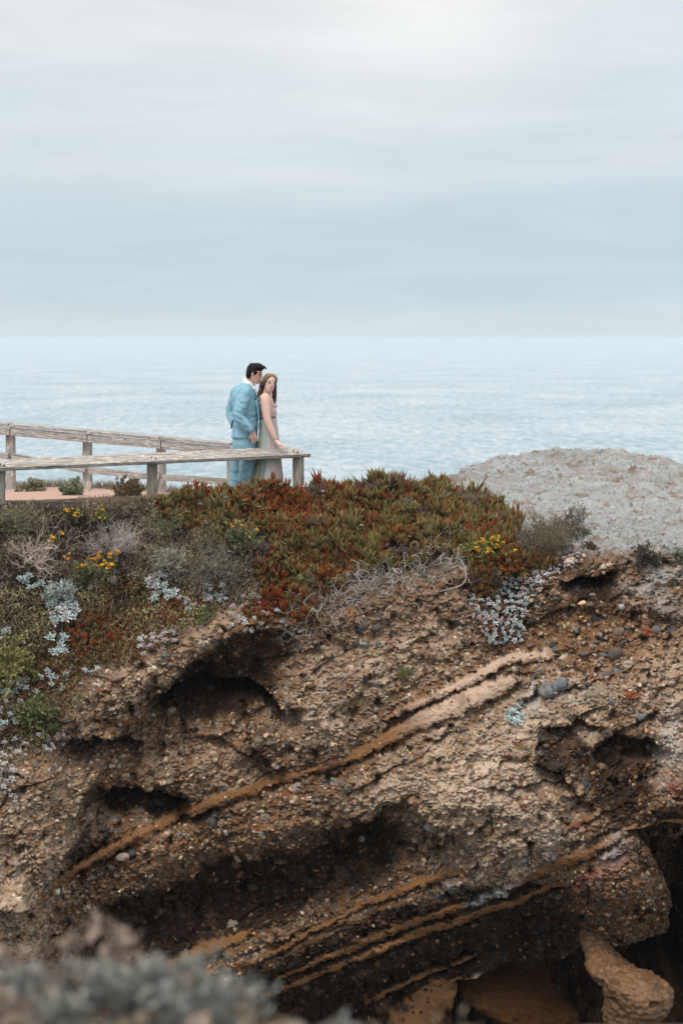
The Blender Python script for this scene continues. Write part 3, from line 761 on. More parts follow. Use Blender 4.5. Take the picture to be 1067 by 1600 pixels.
def remesh(parts, vox, sm=6, fac=.5):
    V, Fc = rings_mesh(parts)
    me = bpy.data.meshes.new('raw'); me.from_pydata([tuple(v) for v in V], [], Fc)
    bm = bmesh.new(); bm.from_mesh(me); bmesh.ops.recalc_face_normals(bm, faces=bm.faces); bm.to_mesh(me); bm.free()
    o = bpy.data.objects.new('raw', me); COL.objects.link(o)
    r = o.modifiers.new('r', 'REMESH'); r.mode = 'VOXEL'; r.voxel_size = vox
    s = o.modifiers.new('s', 'SMOOTH'); s.iterations = sm; s.factor = fac
    dg = bpy.context.evaluated_depsgraph_get(); ev = o.evaluated_get(dg); m2 = ev.to_mesh()
    n = len(m2.vertices); co = np.zeros(n * 3, np.float32); m2.vertices.foreach_get('co', co)
    nl = len(m2.loops); li = np.zeros(nl, np.int32); m2.loops.foreach_get('vertex_index', li)
    fq = li.reshape(-1, 4).copy(); ev.to_mesh_clear()
    bpy.data.objects.remove(o); bpy.data.meshes.remove(me)
    return co.reshape(-1, 3).astype(float), fq
def vnorm(V, Fq):
    n = np.zeros_like(V); a = V[Fq[:, 1]] - V[Fq[:, 0]]; b = V[Fq[:, 3]] - V[Fq[:, 0]]; fnn = np.cross(a, b)
    for k in range(4): np.add.at(n, Fq[:, k], fnn)
    return n / (np.linalg.norm(n, axis=1, keepdims=True) + 1e-12)
def limb(pts, sub=6):
    """pts: (point, radius) -> round rings along a smoothed chain"""
    p = np.array([q_[0] for q_ in pts], float); r = np.array([q_[1] for q_ in pts], float)
    tt = np.linspace(0, len(p) - 1, (len(p) - 1) * sub + 1)
    c = np.stack([np.interp(tt, np.arange(len(p)), p[:, k]) for k in range(3)], 1); rr = np.interp(tt, np.arange(len(p)), r)
    if len(p) > 2: c = smooth1d(c, sub * .28, 0)
    tan = np.gradient(c, axis=0); tan /= np.linalg.norm(tan, axis=1, keepdims=True) + 1e-9
    out_ = []
    ref = np.array([0, 1, .13])
    for k in range(len(c)):
        s = np.cross(tan[k], ref); s /= np.linalg.norm(s) + 1e-9; b = np.cross(s, tan[k]); e = 1.0
        if k in (0, len(c) - 1): e = .8
        out_.append((c[k], s * rr[k] * e, b * rr[k] * e))
    return out_
def loft(rows, ax=(1, 0), sub=5):
    """rows: (u, v, half width px, half depth m, dy) horizontal ellipses, smoothly interpolated"""
    a = np.array(rows, float); tt = np.linspace(0, len(a) - 1, (len(a) - 1) * sub + 1)
    it = np.stack([np.interp(tt, np.arange(len(a)), a[:, k]) for k in range(5)], 1); it = smooth1d(it, sub * .35, 0)
    return [(W3(u, v, dy), np.array([hw * PX * ax[0], hw * PX * ax[1], 0]), np.array([-hd * ax[1], hd * ax[0], 0])) for u, v, hw, hd, dy in it]
def head(c, yaw, pitch, roll, H, wscale=1.0):
    """A head of height H centred at c; forward = yaw about z from +X. Returns tubes and the frame (f, s, up)."""
    Rm = Matrix.Rotation(yaw, 3, 'Z') @ Matrix.Rotation(pitch, 3, 'Y') @ Matrix.Rotation(roll, 3, 'X')
    f = np.array(Rm @ Vector((1, 0, 0))); s = np.array(Rm @ Vector((0, 1, 0))); up = np.array(Rm @ Vector((0, 0, 1)))
    c = np.array(c, float); h = H
    def p(x, y, z): return c + f * x * h + s * y * h + up * z * h
    rows = [(.20, -.50, .09, .10), (.19, -.46, .15, .15), (.15, -.38, .24, .20), (.10, -.26, .31, .245), (.05, -.12, .365, .275), (.02, .04, .395, .295), (0, .18, .405, .305), (-.01, .32, .36, .275), (-.02, .42, .25, .20), (-.02, .48, .12, .10)]
    tubes = [[(p(x, 0, z), f * a * h * .98, s * b * h * wscale) for x, z, a, b in rows]]
    tubes.append([(p(.385, 0, .08), s * .022 * h, up * .03 * h), (p(.42, 0, 0), s * .035 * h, up * .03 * h), (p(.465, 0, -.075), s * .055 * h, up * .028 * h), (p(.40, 0, -.125), s * .06 * h, up * .022 * h), (p(.34, 0, -.13), s * .04 * h, up * .02 * h)])   # nose
    tubes.append([(p(.30, -.13, .115), f * .07 * h, up * .022 * h), (p(.345, 0, .10), f * .06 * h, up * .022 * h), (p(.30, .13, .115), f * .07 * h, up * .022 * h)])     # brow
    tubes.append([(p(.30, -.07, -.235), f * .05 * h, up * .02 * h), (p(.345, 0, -.225), f * .055 * h, up * .028 * h), (p(.30, .07, -.235), f * .05 * h, up * .02 * h)])  # upper lip
    tubes.append([(p(.30, -.06, -.285), f * .045 * h, up * .02 * h), (p(.335, 0, -.285), f * .055 * h, up * .028 * h), (p(.30, .06, -.285), f * .045 * h, up * .02 * h)])
    tubes.append([(p(.25, 0, -.40), s * .09 * h, up * .05 * h), (p(.335, 0, -.415), s * .06 * h, up * .045 * h)])                                         # chin
    for sg in (-1, 1):
        w = .30 * wscale
        tubes.append([(p(-.02, sg * (w - .03), -.10), f * .035 * h, up * .05 * h), (p(-.03, sg * w, -.03), f * .055 * h, up * .11 * h), (p(-.05, sg * (w + .025), 0), f * .05 * h, up * .10 * h)])
        tubes.append([(p(.27, sg * .16, -.07), f * .06 * h, up * .05 * h), (p(.30, sg * .14, -.10), f * .03 * h, up * .04 * h)])
    return tubes, (c, f, s, up, h)
def paint_face(V, col, fr, lip, brow, eye=(.03, .02, .015), lidc=None):
    c, f, s, up, h = fr
    d = (V - c) / h; x = d @ f; y = d @ s; z = d @ up
    fr_ = x > .12
    for sg in (-1, 1):
        e = ((y - sg * .135) / .062) ** 2 + ((z - .012) / .026) ** 2
        col[fr_ & (e < 1.7)] = (.30, .16, .125)
        w = fr_ & (e < .8); col[w] = (.40, .37, .35)
        col[fr_ & (((y - sg * .135) / .030)** 2 + ((z - .014) / .030) ** 2 < 1.5)] = eye
        lid = fr_ & (np.abs(y - sg * .135) < .05) & (np.abs(z - .036 + .5 * (np.abs(y) - .135) ** 2) < .011); col[lid] = (.05, .03, .025)
        b = fr_ & (np.abs(y - sg * .145) < .070) & (np.abs(z - (.115 - .25 * (np.abs(y) - .13) ** 2 * 8)) < .027); col[b] = brow
        ck = np.exp(-((y - sg * .17) / .09) ** 2 - ((z + .12) / .08) ** 2) * (x > .1); col[:] = col * (1 - .18 * ck[:, None]) + np.array([.52, .20, .16]) * .18 * ck[:, None]
    l = fr_ & ((y / .095) ** 2 + ((z + .255) / .045) ** 2 < 1); col[l] = lip
    col[fr_ & (np.abs(y) < .085) & (np.abs(z + .256 - .3 * y * y) < .008)] = np.array(lip) * .45
    return col
def hand(wrist, dirv, back, L, thumb_side, curl, spread=.16):
    """Palm, four fingers and a thumb as tubes. dirv along the hand, back = out of the back of the hand."""
    d = np.array(dirv, float); d /= np.linalg.norm(d); b = np.array(back, float); b -= d * (b @ d); b /= np.linalg.norm(b)
    s = np.cross(d, b) * thumb_side; w = np.array(wrist, float)
    T = [[(w - d * .01, s * .026, b * .018), (w + d * L * .12, s * .030, b * .016), (w + d * L * .30, s * .039, b * .015), (w + d * L * .50, s * .041, b * .013)]]
    for k, (o, ln) in enumerate(((.030, .44), (.010, .49), (-.010, .46), (-.030, .36))):
        p = w + d * L * .48 + s * o * .95; dd = d + s * spread * (o / .03) * .5; pts = [(p, .0085)]; q_ = p
        for j in range(3):
            a = curl * (.35 + .55 * j) * (1 + .1 * k); v = dd * math.cos(a) - b * math.sin(a); v /= np.linalg.norm(v)
            q_ = q_ + v * L * ln * (.45, .32, .23)[j]; pts.append((q_, (.0082, .0074, .0060)[j]))
        T.append(limb(pts, 4))
    p0 = w + d * L * .14 + s * .026; v = d * .72 + s * .62 - b * .12
    v /= np.linalg.norm(v); p1 = p0 + v * L * .22; v2 = d * .93 + s * .25 - b * .25; p2 = p1 + v2 * L * .17
    T.append(limb([(p0 - v * .015, .014), (p1, .0105), (p2, .0075)], 4))
    return T
def child(name, V, Fq, mat, root, colr=None, smooth=True):
    return obj(name, mesh_np(name, V - np.array(root.location), Fq, mat, colr, smooth), root)
def folds(V, n, amp, sc, off, dirs=(1, 1, 1)):
    return V + n * (amp * fbm(V * np.array(dirs), sc, 3, off))[:, None]

# --- the man: light blue suit, in profile to the right, seen a little from behind
hM, frM = head(W3(397.9, 583.9, -.03), R(-12), R(11), 0, 29.5 * PX, .96)
ry = .19
sh_r = W3(384.5, 612, -.165); el_r = W3(372.5, 650, -.25); wr_r = W3(396, 673.5, -.225)
sh_l = W3(370, 611, .17); el_l = W3(358.5, 645, .25); wr_l = W3(367, 668, .13)
handR = hand(wr_r + np.array([0, .01, -.005]), (.22, .10, -1), (.25, -1, .1), .150, 1, .5)
handL = hand(wr_l, (.3, -.2, -1), (-.6, .9, 0), .17, -1, .5)
torso = loft([(383, 603, 11, .10, .0), (382, 612, 17, .17, 0), (382, 630, 18, .16, 0), (384, 655, 17, .14, 0), (383, 680, 17, .15, 0), (382, 700, 17, .15, 0)])
neck = limb([(W3(386, 608, .01), .066), (W3(389, 597, .015), .060), (W3(393, 588, .02), .062)])
legs = [limb([(W3(389, 700, -.075), .07), (W3(386, 745, -.085), .045), (W3(381, 800, -.09), .035)]), limb([(W3(374, 700, .075), .07), (W3(368.5, 745, .09), .04), (W3(366, 800, .1), .035)])]
armsk = [limb([(sh_r, .05), (el_r, .042), (wr_r, .028)]), limb([(sh_l, .05), (el_l, .042), (wr_l, .028)])]
V, Fq = remesh(hM + [torso, neck] + legs + armsk + handR + handL, .0052, 3, .4)
n = vnorm(V, Fq)
col = np.zeros((len(V), 3)) + np.array([.66, .405, .305]); col *= (1 + .06 * fbm(V, 30, 2, 3.))[:, None]
col = paint_face(V, col, frM, (.40, .15, .12), (.03, .02, .015))
root = W3(381, 808, 0)
man = obj('person', mesh_np('person', V - root, Fq, M_SKIN, col, True), None, root)
tag(man, 'man in a light blue suit seen in profile, one hand in his trouser pocket', 'person')
# jacket
def cloth_dark(V, Fq, n, base, off, amt=.12):
    c = np.zeros((len(V), 3)) + np.array(base)
    return c * (1 + amt * fbm(V, 26, 3, off))[:, None]
SUIT = (.255, .465, .575)
jt = [loft([(386.5, 598, 7, .075, .005), (384.5, 602, 11.5, .11, 0), (382, 608, 16.5, .16, 0), (381.5, 615, 18.8, .19, 0), (381.7, 624, 19.6, .195, 0), (383, 637, 20.5, .19, 0), (385, 652, 20, .175, 0), (384, 664, 20.5, .175, 0), (383, 674, 20.5, .185, 0), (382, 682, 20.8, .195, 0), (381.5, 684, 20.5, .19, 0)]),
      limb([(W3(384, 607.5, -.11), .048), (sh_r, .076), ((sh_r + el_r) / 2, .076), (el_r, .068), ((el_r + wr_r) / 2, .060), (wr_r, .047)]),
      limb([(W3(374, 608, .12), .045), (sh_l, .068), ((sh_l + el_l) / 2, .070), (el_l, .062), (wr_l, .046)]),
      limb([(W3(401.5, 622, -.10), .014), (W3(404, 640, -.12), .014), (W3(405.5, 660, -.12), .012), (W3(403, 672, -.13), .010)])]
V, Fq = remesh(jt, .008, 7)
n = vnorm(V, Fq)
# pulled creases: radiate from the elbow and round the waist
def crease(V, c, r, freq, amp, axis):
    d = V - c; L_ = np.linalg.norm(d, axis=1); w = np.exp(-(L_ / r) ** 2)
    ph = (d @ np.array(axis)) * freq + 2.2 * fbm(V, 9, 2, freq)
    return amp * w * (.25 * np.sin(ph * .8) - 1.1 * (1 - np.abs(np.sin(ph * .4))) ** 4)
dsp = .006 * fbm(V * np.array([1, 1, 1.6]), 12, 3, 4.) + .011 * (.35 - np.abs(fbm(V * np.array([1, .6, 1.7]), 7, 2, 24.))) + crease(V, el_r, .13, 130, .010, (.45, 0, .9)) + crease(V, (el_r + sh_r) / 2, .12, 110, .006, (-.3, 0, .95)) + crease(V, W3(399, 648, -.12), .11, 120, .009, (-.55, 0, .83)) + crease(V, (el_r + wr_r) / 2, .12, 120, .008, (.8, 0, .6)) + crease(V, W3(370, 668, -.05), .10, 60, .007, (.9, 0, .2)) + crease(V, el_l, .12, 100, .008, (.3, 0, .95))
# armhole seam
uu_, vv_ = project(V)
V = V + n * dsp[:, None]
c = cloth_dark(V, Fq, n, SUIT, 6.)
seam = np.exp(-((np.linalg.norm((V - W3(379.5, 619, -.19)) * np.array([1, .2, .62]), axis=1) - .052) / .006) ** 2) * (uu_ < 380) * (V[:, 1] < root[1] - .05)
V -= n * (seam * .012)[:, None]
c[(vv_ > 675) & (vv_ < 680) & False] = SUIT
child('jacket', V, Fq, M_SUIT, man, c)
# vent of the jacket, lapel line and cuff buttons are small dark pieces on the jacket
jk = [o for o in man.children if o.name.startswith('jacket')][0]
def with_strands(V, Fq, col, lines, cols):
    """a remeshed hair mass plus fine loose strands, as triangles"""
    T = np.concatenate([Fq[:, [0, 1, 2]], Fq[:, [0, 2, 3]]]); o = len(V); Vs = [V]; Fs = [T]; Cs = [col]
    for (pts, r0), c_ in zip(lines, cols):
        rg_ = limb([(p_, r0 * (1 - .75 * k_ / max(1, len(pts) - 1))) for k_, p_ in enumerate(pts)], 4); th_ = np.arange(4) * math.pi / 2
        W = np.array([[q_[0] + q_[1] * math.cos(a_) + q_[2] * math.sin(a_) for a_ in th_] for q_ in rg_]).reshape(-1, 3); m_ = len(rg_)
        i_ = np.arange(m_ - 1)[:, None] * 4 + np.arange(4)[None]; i2 = np.arange(m_ - 1)[:, None] * 4 + ((np.arange(4) + 1) % 4)[None]
        Fs.append(np.concatenate([np.stack([i_, i2, i2 + 4], -1).reshape(-1, 3), np.stack([i_, i2 + 4, i_ + 4], -1).reshape(-1, 3)]) + o); Vs.append(W); Cs.append(np.repeat(np.array(c_)[None], len(W), 0)); o += len(W)
    return np.concatenate(Vs), np.concatenate(Fs), np.concatenate(Cs)
def strip(name, pts, r, mat, colr, parent, root_):
    V, Fq = remesh([limb([(p, r) for p in pts])], r * .55, 2)
    return obj(name, mesh_np(name, V - np.array(root_.location), Fq, mat, np.zeros((len(V), 3)) + np.array(colr), True), parent)
strip('lapel', [W3(397.5, 606, -.135), W3(400.5, 616, -.14), W3(402.8, 625, -.13)], .009, M_SUIT, (.06, .22, .36), jk, man)
strip('vent_lining', [W3(365.2, 655, -.12), W3(363.8, 662, -.14), W3(362.0, 670, -.12)], .010, M_SUIT, (.01, .03, .14), jk, man)
for k in range(3):
    strip('cuff_button', [W3(387.2 + 1.7 * k, 671.2 + 1.9 * k, -.285), W3(388.0 + 1.7 * k, 672.1 + 1.9 * k, -.285)], .006, M_SUIT, (.02, .02, .03), jk, man)
# trousers
tr_ = [loft([(383, 676, 18.2, .165, 0), (383, 684, 19.3, .175, 0), (383, 694, 19.6, .175, 0), (382.5, 702, 19.5, .17, 0), (382, 708, 18.5, .15, 0)]),
       limb([(W3(389.5, 698, -.085), .095), (W3(388, 715, -.09), .098), (W3(386, 735, -.095), .092), (W3(383.5, 757, -.095), .082), (W3(381, 780, -.095), .074), (W3(380, 804, -.095), .075)]),
       limb([(W3(374, 698, .085), .095), (W3(371.5, 715, .09), .092), (W3(368.5, 735, .10), .078), (W3(366.5, 757, .10), .072), (W3(366, 780, .1), .068), (W3(366, 804, .1), .07)])]
V, Fq = remesh(tr_, .008, 6); n = vnorm(V, Fq)
dsp = .005 * fbm(V * np.array([1, 1, 1.5]), 10, 3, 14.) + .012 * (.35 - np.abs(fbm(V * np.array([1.2, .6, 1.5]), 6, 2, 44.))) + crease(V, W3(392, 700, -.12), .13, 90, .009, (.75, 0, .65)) + crease(V, W3(384, 748, -.1), .16, 95, .008, (-.25, 0, .97)) + crease(V, W3(366, 752, .05), .14, 90, .007, (.35, 0, .93))
V = V + n * dsp[:, None]
tro = child('trousers', V, Fq, M_SUIT, man, cloth_dark(V, Fq, n, (.26, .465, .565), 9.))
strip('pocket_edge', [W3(394.5, 684, -.215), W3(399, 681, -.20), W3(402.5, 675.5, -.15)], .007, M_SUIT, (.05, .20, .30), tro, man)
# shirt collar and shirt front
V, Fq = remesh([[(W3(389.6, 594.6, .012), np.array([.066, 0, -.040]), np.array([0, .074, 0])), (W3(389.4, 597, .012), np.array([.071, 0, -.045]), np.array([0, .080, 0])), (W3(389.5, 603, .0), np.array([.076, 0, -.05]), np.array([0, .095, 0])), (W3(390.0, 607, .0), np.array([.075, 0, -.05]), np.array([0, .10, 0]))], limb([(W3(396.5, 603, -.055), .020), (W3(399.5, 612, -.06), .022), (W3(402, 622, -.06), .014)])], .006, 3)
child('shirt', V, Fq, M_SHIRT, man)
# hair: cap with a side-swept front
c, f, s, up, h = frM
def hp(x, y, z): return c + f * x * h + s * y * h + up * z * h
cap = [[(hp(-.26, 0, -.30), f * .10 * h, s * .17 * h), (hp(-.22, 0, -.16), f * .21 * h, s * .25 * h), (hp(-.155, 0, -.02), f * .285 * h, s * .300 * h), (hp(-.10, 0, .12), f * .365 * h, s * .325 * h), (hp(-.03, 0, .24), f * .425 * h, s * .335 * h), (hp(.01, 0, .36), f * .42 * h, s * .315 * h), (hp(.01, 0, .46), f * .37 * h, s * .265 * h), (hp(0, 0, .53), f * .25 * h, s * .18 * h), (hp(0, 0, .56), f * .1 * h, s * .08 * h)]]
for k in range(26):
    y0 = -.24 + .48 * k / 25; z0 = .43 + .05 * math.cos(y0 * 6) + random.uniform(-.02, .02)
    cap.append(limb([(hp(-.05, y0 * .8, z0), .02), (hp(.2, y0, z0 + .01), .022), (hp(.325 + random.uniform(0, .05), y0 * .95, z0 - .055), .015), (hp(.365 + random.uniform(-.03, .06), y0 * .9, z0 - .125), .006)], 4))
for sg in (-1, 1):
    cap.append(limb([(hp(.10, sg * .30, .16), .03), (hp(.085, sg * .31, .04), .016), (hp(.07, sg * .30, -.06), .008)], 4))
V, Fq = remesh(cap, .0055, 3, .4)
d = (V - c); keep = (d @ up / h) - .9 * (d @ f / h)
hx, hy, hz = d @ f / h, d @ s / h, d @ up / h
V = V + vnorm(V, Fq) * (.006 * fbm(np.stack([hx * 6, hy * 24, hz * 10], 1), 1.5, 2, 2.))[:, None]
rs = random.Random(3); lines = []
for k in range(90):
    y0 = rs.uniform(-.30, .30); x0 = rs.uniform(-.35, .25); z0 = .50 - .5 * x0 * x0 - 1.0 * y0 * y0
    lines.append(([hp(x0, y0, z0), hp(x0 + .12, y0 * 1.03, z0 + .015 + rs.uniform(0, .025)), hp(x0 + .24, y0 * 1.04, z0 - .01 + rs.uniform(-.03, .05)), hp(x0 + .34, y0, z0 - .10 + rs.uniform(-.05, .06))], .0042))
for k in range(40):
    y0 = rs.choice((-1, 1)) * rs.uniform(.2, .31); x0 = rs.uniform(-.38, -.05); z0 = rs.uniform(-.05, .3)
    lines.append(([hp(x0, y0, z0), hp(x0 - .03, y0 * 1.06, z0 - .08), hp(x0 - .02, y0 * 1.05, z0 - .17)], .0040))
V, Fq, hcol = with_strands(V, Fq, np.zeros((len(V), 3)), lines, [(0, 0, 0)] * len(lines))
child('hair', V, Fq, M_HAIRD, man)
for nm_, (u, dy) in (('shoe', (386, -.1)), ('shoe', (371, .1))):
    V, Fq = remesh([[(W3(u - 12, 803, dy), np.array([0, .035, 0]), np.array([0, 0, .03])), (W3(u - 6, 801, dy), np.array([0, .045, 0]), np.array([0, 0, .045])), (W3(u + 6, 804, dy), np.array([0, .05, 0]), np.array([0, 0, .035])), (W3(u + 16, 806, dy), np.array([0, .03, 0]), np.array([0, 0, .02]))]], .007, 3)
    child(nm_, V, Fq, M_SHOE, man)

# --- the woman: long pale dress, body in profile, face turned to the camera
hW, frW = head(W3(421.3, 598.2, -.06), R(-66), R(6), R(-7), 28.0 * PX, 1.02)
wsh = W3(414.5, 621, -.165); wel = W3(418.3, 655, -.215); wwr = W3(432.0, 687.5, -.23)
wshl = W3(421, 622, .13); well = W3(423, 652, .17); wwrl = W3(430, 680, .06)
hnd = hand(wwr, (.80, -.03, -.52), (.52, -.25, .82), .165, 1, .16)
hndl = hand(wwrl, (.2, -.5, -.85), (.5, .3, .2), .14, -1, .4)
wt = loft([(416, 614, 5, .05, 0), (415.5, 618, 8, .11, 0), (415.5, 624, 12, .15, 0), (417.5, 640, 13, .13, 0), (418.5, 652, 11.5, .115, 0), (418, 672, 13, .14, 0), (418, 700, 13, .15, 0)])
wneck = limb([(W3(416.5, 620, -.01), .060), (W3(418, 613, -.03), .047), (W3(420, 604, -.05), .047)])
wl_ = [limb([(W3(417, 700, sg * .08), .08), (W3(418, 745, sg * .07), .055), (W3(418, 803, sg * .07), .04)]) for sg in (-1, 1)]
wa = [limb([(W3(416, 619, -.10), .045), (wsh, .056), ((wsh + wel) / 2 + np.array([.004, 0, 0]), .052), (wel, .044), ((wel + wwr) / 2, .038), (wwr, .0255)]), limb([(wshl, .052), (well, .042), (wwrl, .026)])]
V, Fq = remesh(hW + [wt, wneck] + wl_ + wa + hnd + hndl, .0050, 3, .4)
col = np.zeros((len(V), 3)) + np.array([.76, .50, .42]); col *= (1 + .05 * fbm(V, 25, 2, 3.))[:, None]
col = paint_face(V, col, frW, (.50, .22, .20), (.20, .12, .08), (.08, .07, .06))
rootw = W3(418, 808, 0)
wom = obj('person', mesh_np('person', V - rootw, Fq, M_SKIN, col, True), None, rootw)
tag(wom, 'woman in a long pale mauve dress looking at the camera, hand on the railing', 'person')
# dress: bodice and pleated tulle skirt
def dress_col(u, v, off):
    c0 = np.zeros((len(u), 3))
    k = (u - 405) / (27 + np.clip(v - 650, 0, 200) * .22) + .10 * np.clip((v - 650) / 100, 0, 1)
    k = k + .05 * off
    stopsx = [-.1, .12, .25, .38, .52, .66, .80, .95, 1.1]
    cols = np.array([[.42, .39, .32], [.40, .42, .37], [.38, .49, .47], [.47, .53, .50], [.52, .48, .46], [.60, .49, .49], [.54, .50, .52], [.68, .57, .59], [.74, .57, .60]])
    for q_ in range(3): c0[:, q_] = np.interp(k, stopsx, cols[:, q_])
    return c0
sk = []
nv, nu = 130, 220
rows = np.array([(418.6, 649.5, 12.9, .128, 0), (418.8, 653, 13.0, .128, 0), (419.5, 665, 14.0, .14, 0), (420, 682, 15.6, .165, 0), (420, 702, 17.8, .19, 0), (419.3, 725, 20.4, .22, 0), (417.5, 746, 24, .25, 0), (417, 775, 27, .28, 0), (417, 806, 29, .30, 0)])
tt = np.linspace(0, len(rows) - 1, nv); it = np.stack([np.interp(tt, np.arange(len(rows)), rows[:, k]) for k in range(5)], 1); it = smooth1d(it, 5, 0)
th = np.linspace(0, 2 * math.pi, nu, endpoint=False)
ph = th + .25 * np.sin(3 * th + 1) + .1 * np.sin(7 * th)
V = np.zeros((nv, nu, 3))
for k, (u, v, hw, hd, dy) in enumerate(it):
    g = np.clip((v - 650) / 110, 0, 1)
    pl = 1 + g * (.045 * np.sin(17 * ph + .6 * math.sin(k * .03)) + .03 * np.sin(29 * ph + 1.3)) + .018 * np.sin(41 * ph)
    cc = W3(u, v, dy); V[k, :, 0] = cc[0] + hw * PX * np.cos(th) * pl; V[k, :, 1] = cc[1] + hd * np.sin(th) * pl; V[k, :, 2] = cc[2]
k = np.arange(nv - 1)[:, None] * nu + np.arange(nu)[None]; k2 = np.arange(nv - 1)[:, None] * nu + ((np.arange(nu) + 1) % nu)[None]
fc = np.stack([k, k2, k2 + nu, k + nu], -1).reshape(-1, 4)
V = V.reshape(-1, 3); uu_, vv_ = project(V)
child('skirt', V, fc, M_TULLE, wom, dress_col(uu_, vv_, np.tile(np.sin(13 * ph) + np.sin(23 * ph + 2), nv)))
bod = [loft([(409.5, 628, 7, .135, 0), (411, 631, 10, .14, 0), (416.5, 637, 14.2, .145, 0), (418.3, 643, 14.8, .145, 0), (418.8, 648, 13.6, .135, 0), (418.8, 652.5, 13.0, .13, 0)]),
       limb([(W3(404.5, 632, -.05), .030), (W3(406.5, 622, -.085), .020), (W3(410.5, 616.2, -.11), .016), (W3(416.5, 617, -.10), .015), (W3(423.0, 626, -.085), .018), (W3(428.5, 637, -.06), .035)]),
       limb([(W3(405, 630, .06), .030), (W3(409, 618, .09), .018), (W3(420, 618, .09), .016), (W3(427, 629, .08), .020), (W3(430, 638, .06), .035)])]
V, Fq = remesh(bod, .007, 5); n = vnorm(V, Fq)
V = V + n * (.0010 * np.sin((V[:, 2]) * 260 + 3 * fbm(V, 6, 2, 1.)))[:, None]
uu_, vv_ = project(V)
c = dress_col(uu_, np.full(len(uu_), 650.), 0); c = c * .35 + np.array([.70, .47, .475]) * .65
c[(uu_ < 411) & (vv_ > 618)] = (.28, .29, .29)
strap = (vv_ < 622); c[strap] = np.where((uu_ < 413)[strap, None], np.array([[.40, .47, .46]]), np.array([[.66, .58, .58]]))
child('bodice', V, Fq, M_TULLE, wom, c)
strip('waist_seam', [W3(406.2, 651.5, -.02), W3(409, 652, -.10), W3(414, 652, -.125), W3(420, 652, -.13), W3(427, 651.5, -.115), W3(431.6, 651, -.03)], .008, M_TULLE, (.20, .14, .14), wom, wom)
# long brown hair parted at the crown
c, f, s, up, h = frW
rg = random.Random(5)
hair = [[(hp(-.20, 0, -.22), f * .17 * h, s * .24 * h), (hp(-.16, 0, -.05), f * .25 * h, s * .285 * h), (hp(-.13, 0, .10), f * .31 * h, s * .305 * h), (hp(-.085, 0, .22), f * .375 * h, s * .315 * h), (hp(-.05, 0, .34), f * .365 * h, s * .295 * h), (hp(-.03, 0, .44), f * .28 * h, s * .23 * h), (hp(-.02, 0, .50), f * .14 * h, s * .12 * h)]]
for sg in (-1, 1):
    for k in range(12):
        a = k / 11
        hair.append(limb([(hp(.12 - .25 * a, sg * .03, .49), .014), (hp(.20 - .3 * a, sg * .20, .40 - .05 * a), .020), (hp(.16 - .28 * a, sg * .30, .20), .020), (hp(.04 - .22 * a, sg * .325, -.02), .018), (hp(-.05 - .2 * a, sg * .30, -.2), .015)], 4))
# locks down the back (left in view) and over the far shoulder (right)
for k in range(16):
    a = rg.random(); b = rg.uniform(-.02, .02)
    hair.append(limb([(W3(409.5 + 4 * a, 595, .0 + .08 * a), .016), (W3(407.5 + 4 * a, 605, -.02 + .06 * a), .017), (W3(405.0 + 4.5 * a, 613 + 3 * a, -.04 + .06 * a + b), .014), (W3(402.5 + 6 * a, 618.5 + 5 * rg.random(), -.05 + .06 * a), .006)], 5))
for k in range(14):
    a = rg.random(); e = rg.random()
    hair.append(limb([(W3(428.6 + 1 * a, 597, .02 + .04 * a), .012), (W3(429.0 + 1.8 * a, 606, .0 + .04 * a), .011), (W3(427.0 + 3.5 * a, 614, .02 + .05 * a), .010), (W3(426.5 + 4.5 * a, 621, .0 + .06 * e), .010), (W3(427 + 3.5 * a, 624 + 5 * e, -.02 + .05 * e), .005)], 5))
V, Fq = remesh(hair, .0052, 2, .4)
d = (V - c); hy, hz = d @ s / h, d @ up / h
V = V + vnorm(V, Fq) * (.005 * np.sin(80 * hy + 6 * fbm(V, 8, 2, 5.)))[:, None]
hc = np.array([.060, .032, .022]) * np.ones((len(V), 1)); hc = hc * (1 - sstep((hz + .1) / .45)[:, None]) + np.array([.27, .17, .10]) * sstep((hz + .1) / .45)[:, None]
hc = hc * (1 + .35 * np.sin(60 * hy))[:, None]
lines = []; cs_ = []
for k in range(70):
    a = rg.random(); dx = rg.uniform(-2.5, 2.5); w_ = rg.uniform(-2.4, 2.4)
    lines.append(([W3(409 + 4 * a + .3 * dx, 596, .0 + .06 * a), W3(406.5 + 4 * a + .5 * dx + w_, 605, -.04 + .06 * a), W3(405.5 + 4 * a + .7 * dx - w_, 612, -.07 + .06 * a), W3(403.5 + 5 * a + dx + w_, 620 + 3 * rg.random(), -.08 + .06 * a)], .0036)); cs_.append(np.array([.075, .042, .028]) * rg.uniform(.6, 2.0))
for k in range(70):
    a = rg.random(); dx = rg.uniform(-2.2, 2.2); w_ = rg.uniform(-2.8, 2.8)
    lines.append(([W3(429 + .4 * dx, 598, .0 + .04 * a), W3(430 + .6 * dx + w_, 606, -.02 + .04 * a), W3(428 + dx - w_, 614, .0 + .04 * a), W3(428.5 + dx + w_, 622, -.02 + .05 * a), W3(429 + dx - .5 * w_, 629 + 3 * rg.random(), -.03 + .04 * a)], .0036)); cs_.append(np.array([.085, .046, .032]) * rg.uniform(.6, 2.0))
for k in range(60):
    sg = rg.choice((-1, 1)); y0 = rg.uniform(.0, .2) * sg; x0 = rg.uniform(-.1, .16)
    lines.append(([hp(x0, y0, .505 - y0 * y0), hp(x0 - .02, sg * .22, .43 + rg.uniform(-.02, .03)), hp(x0 - .10, sg * .325, .18 + rg.uniform(-.03, .03)), hp(x0 - .18, sg * .34, -.05)], .0036)); cs_.append(np.array([.29, .185, .11]) * rg.uniform(.6, 1.6))
V, Fq, hc = with_strands(V, Fq, hc, lines, cs_)
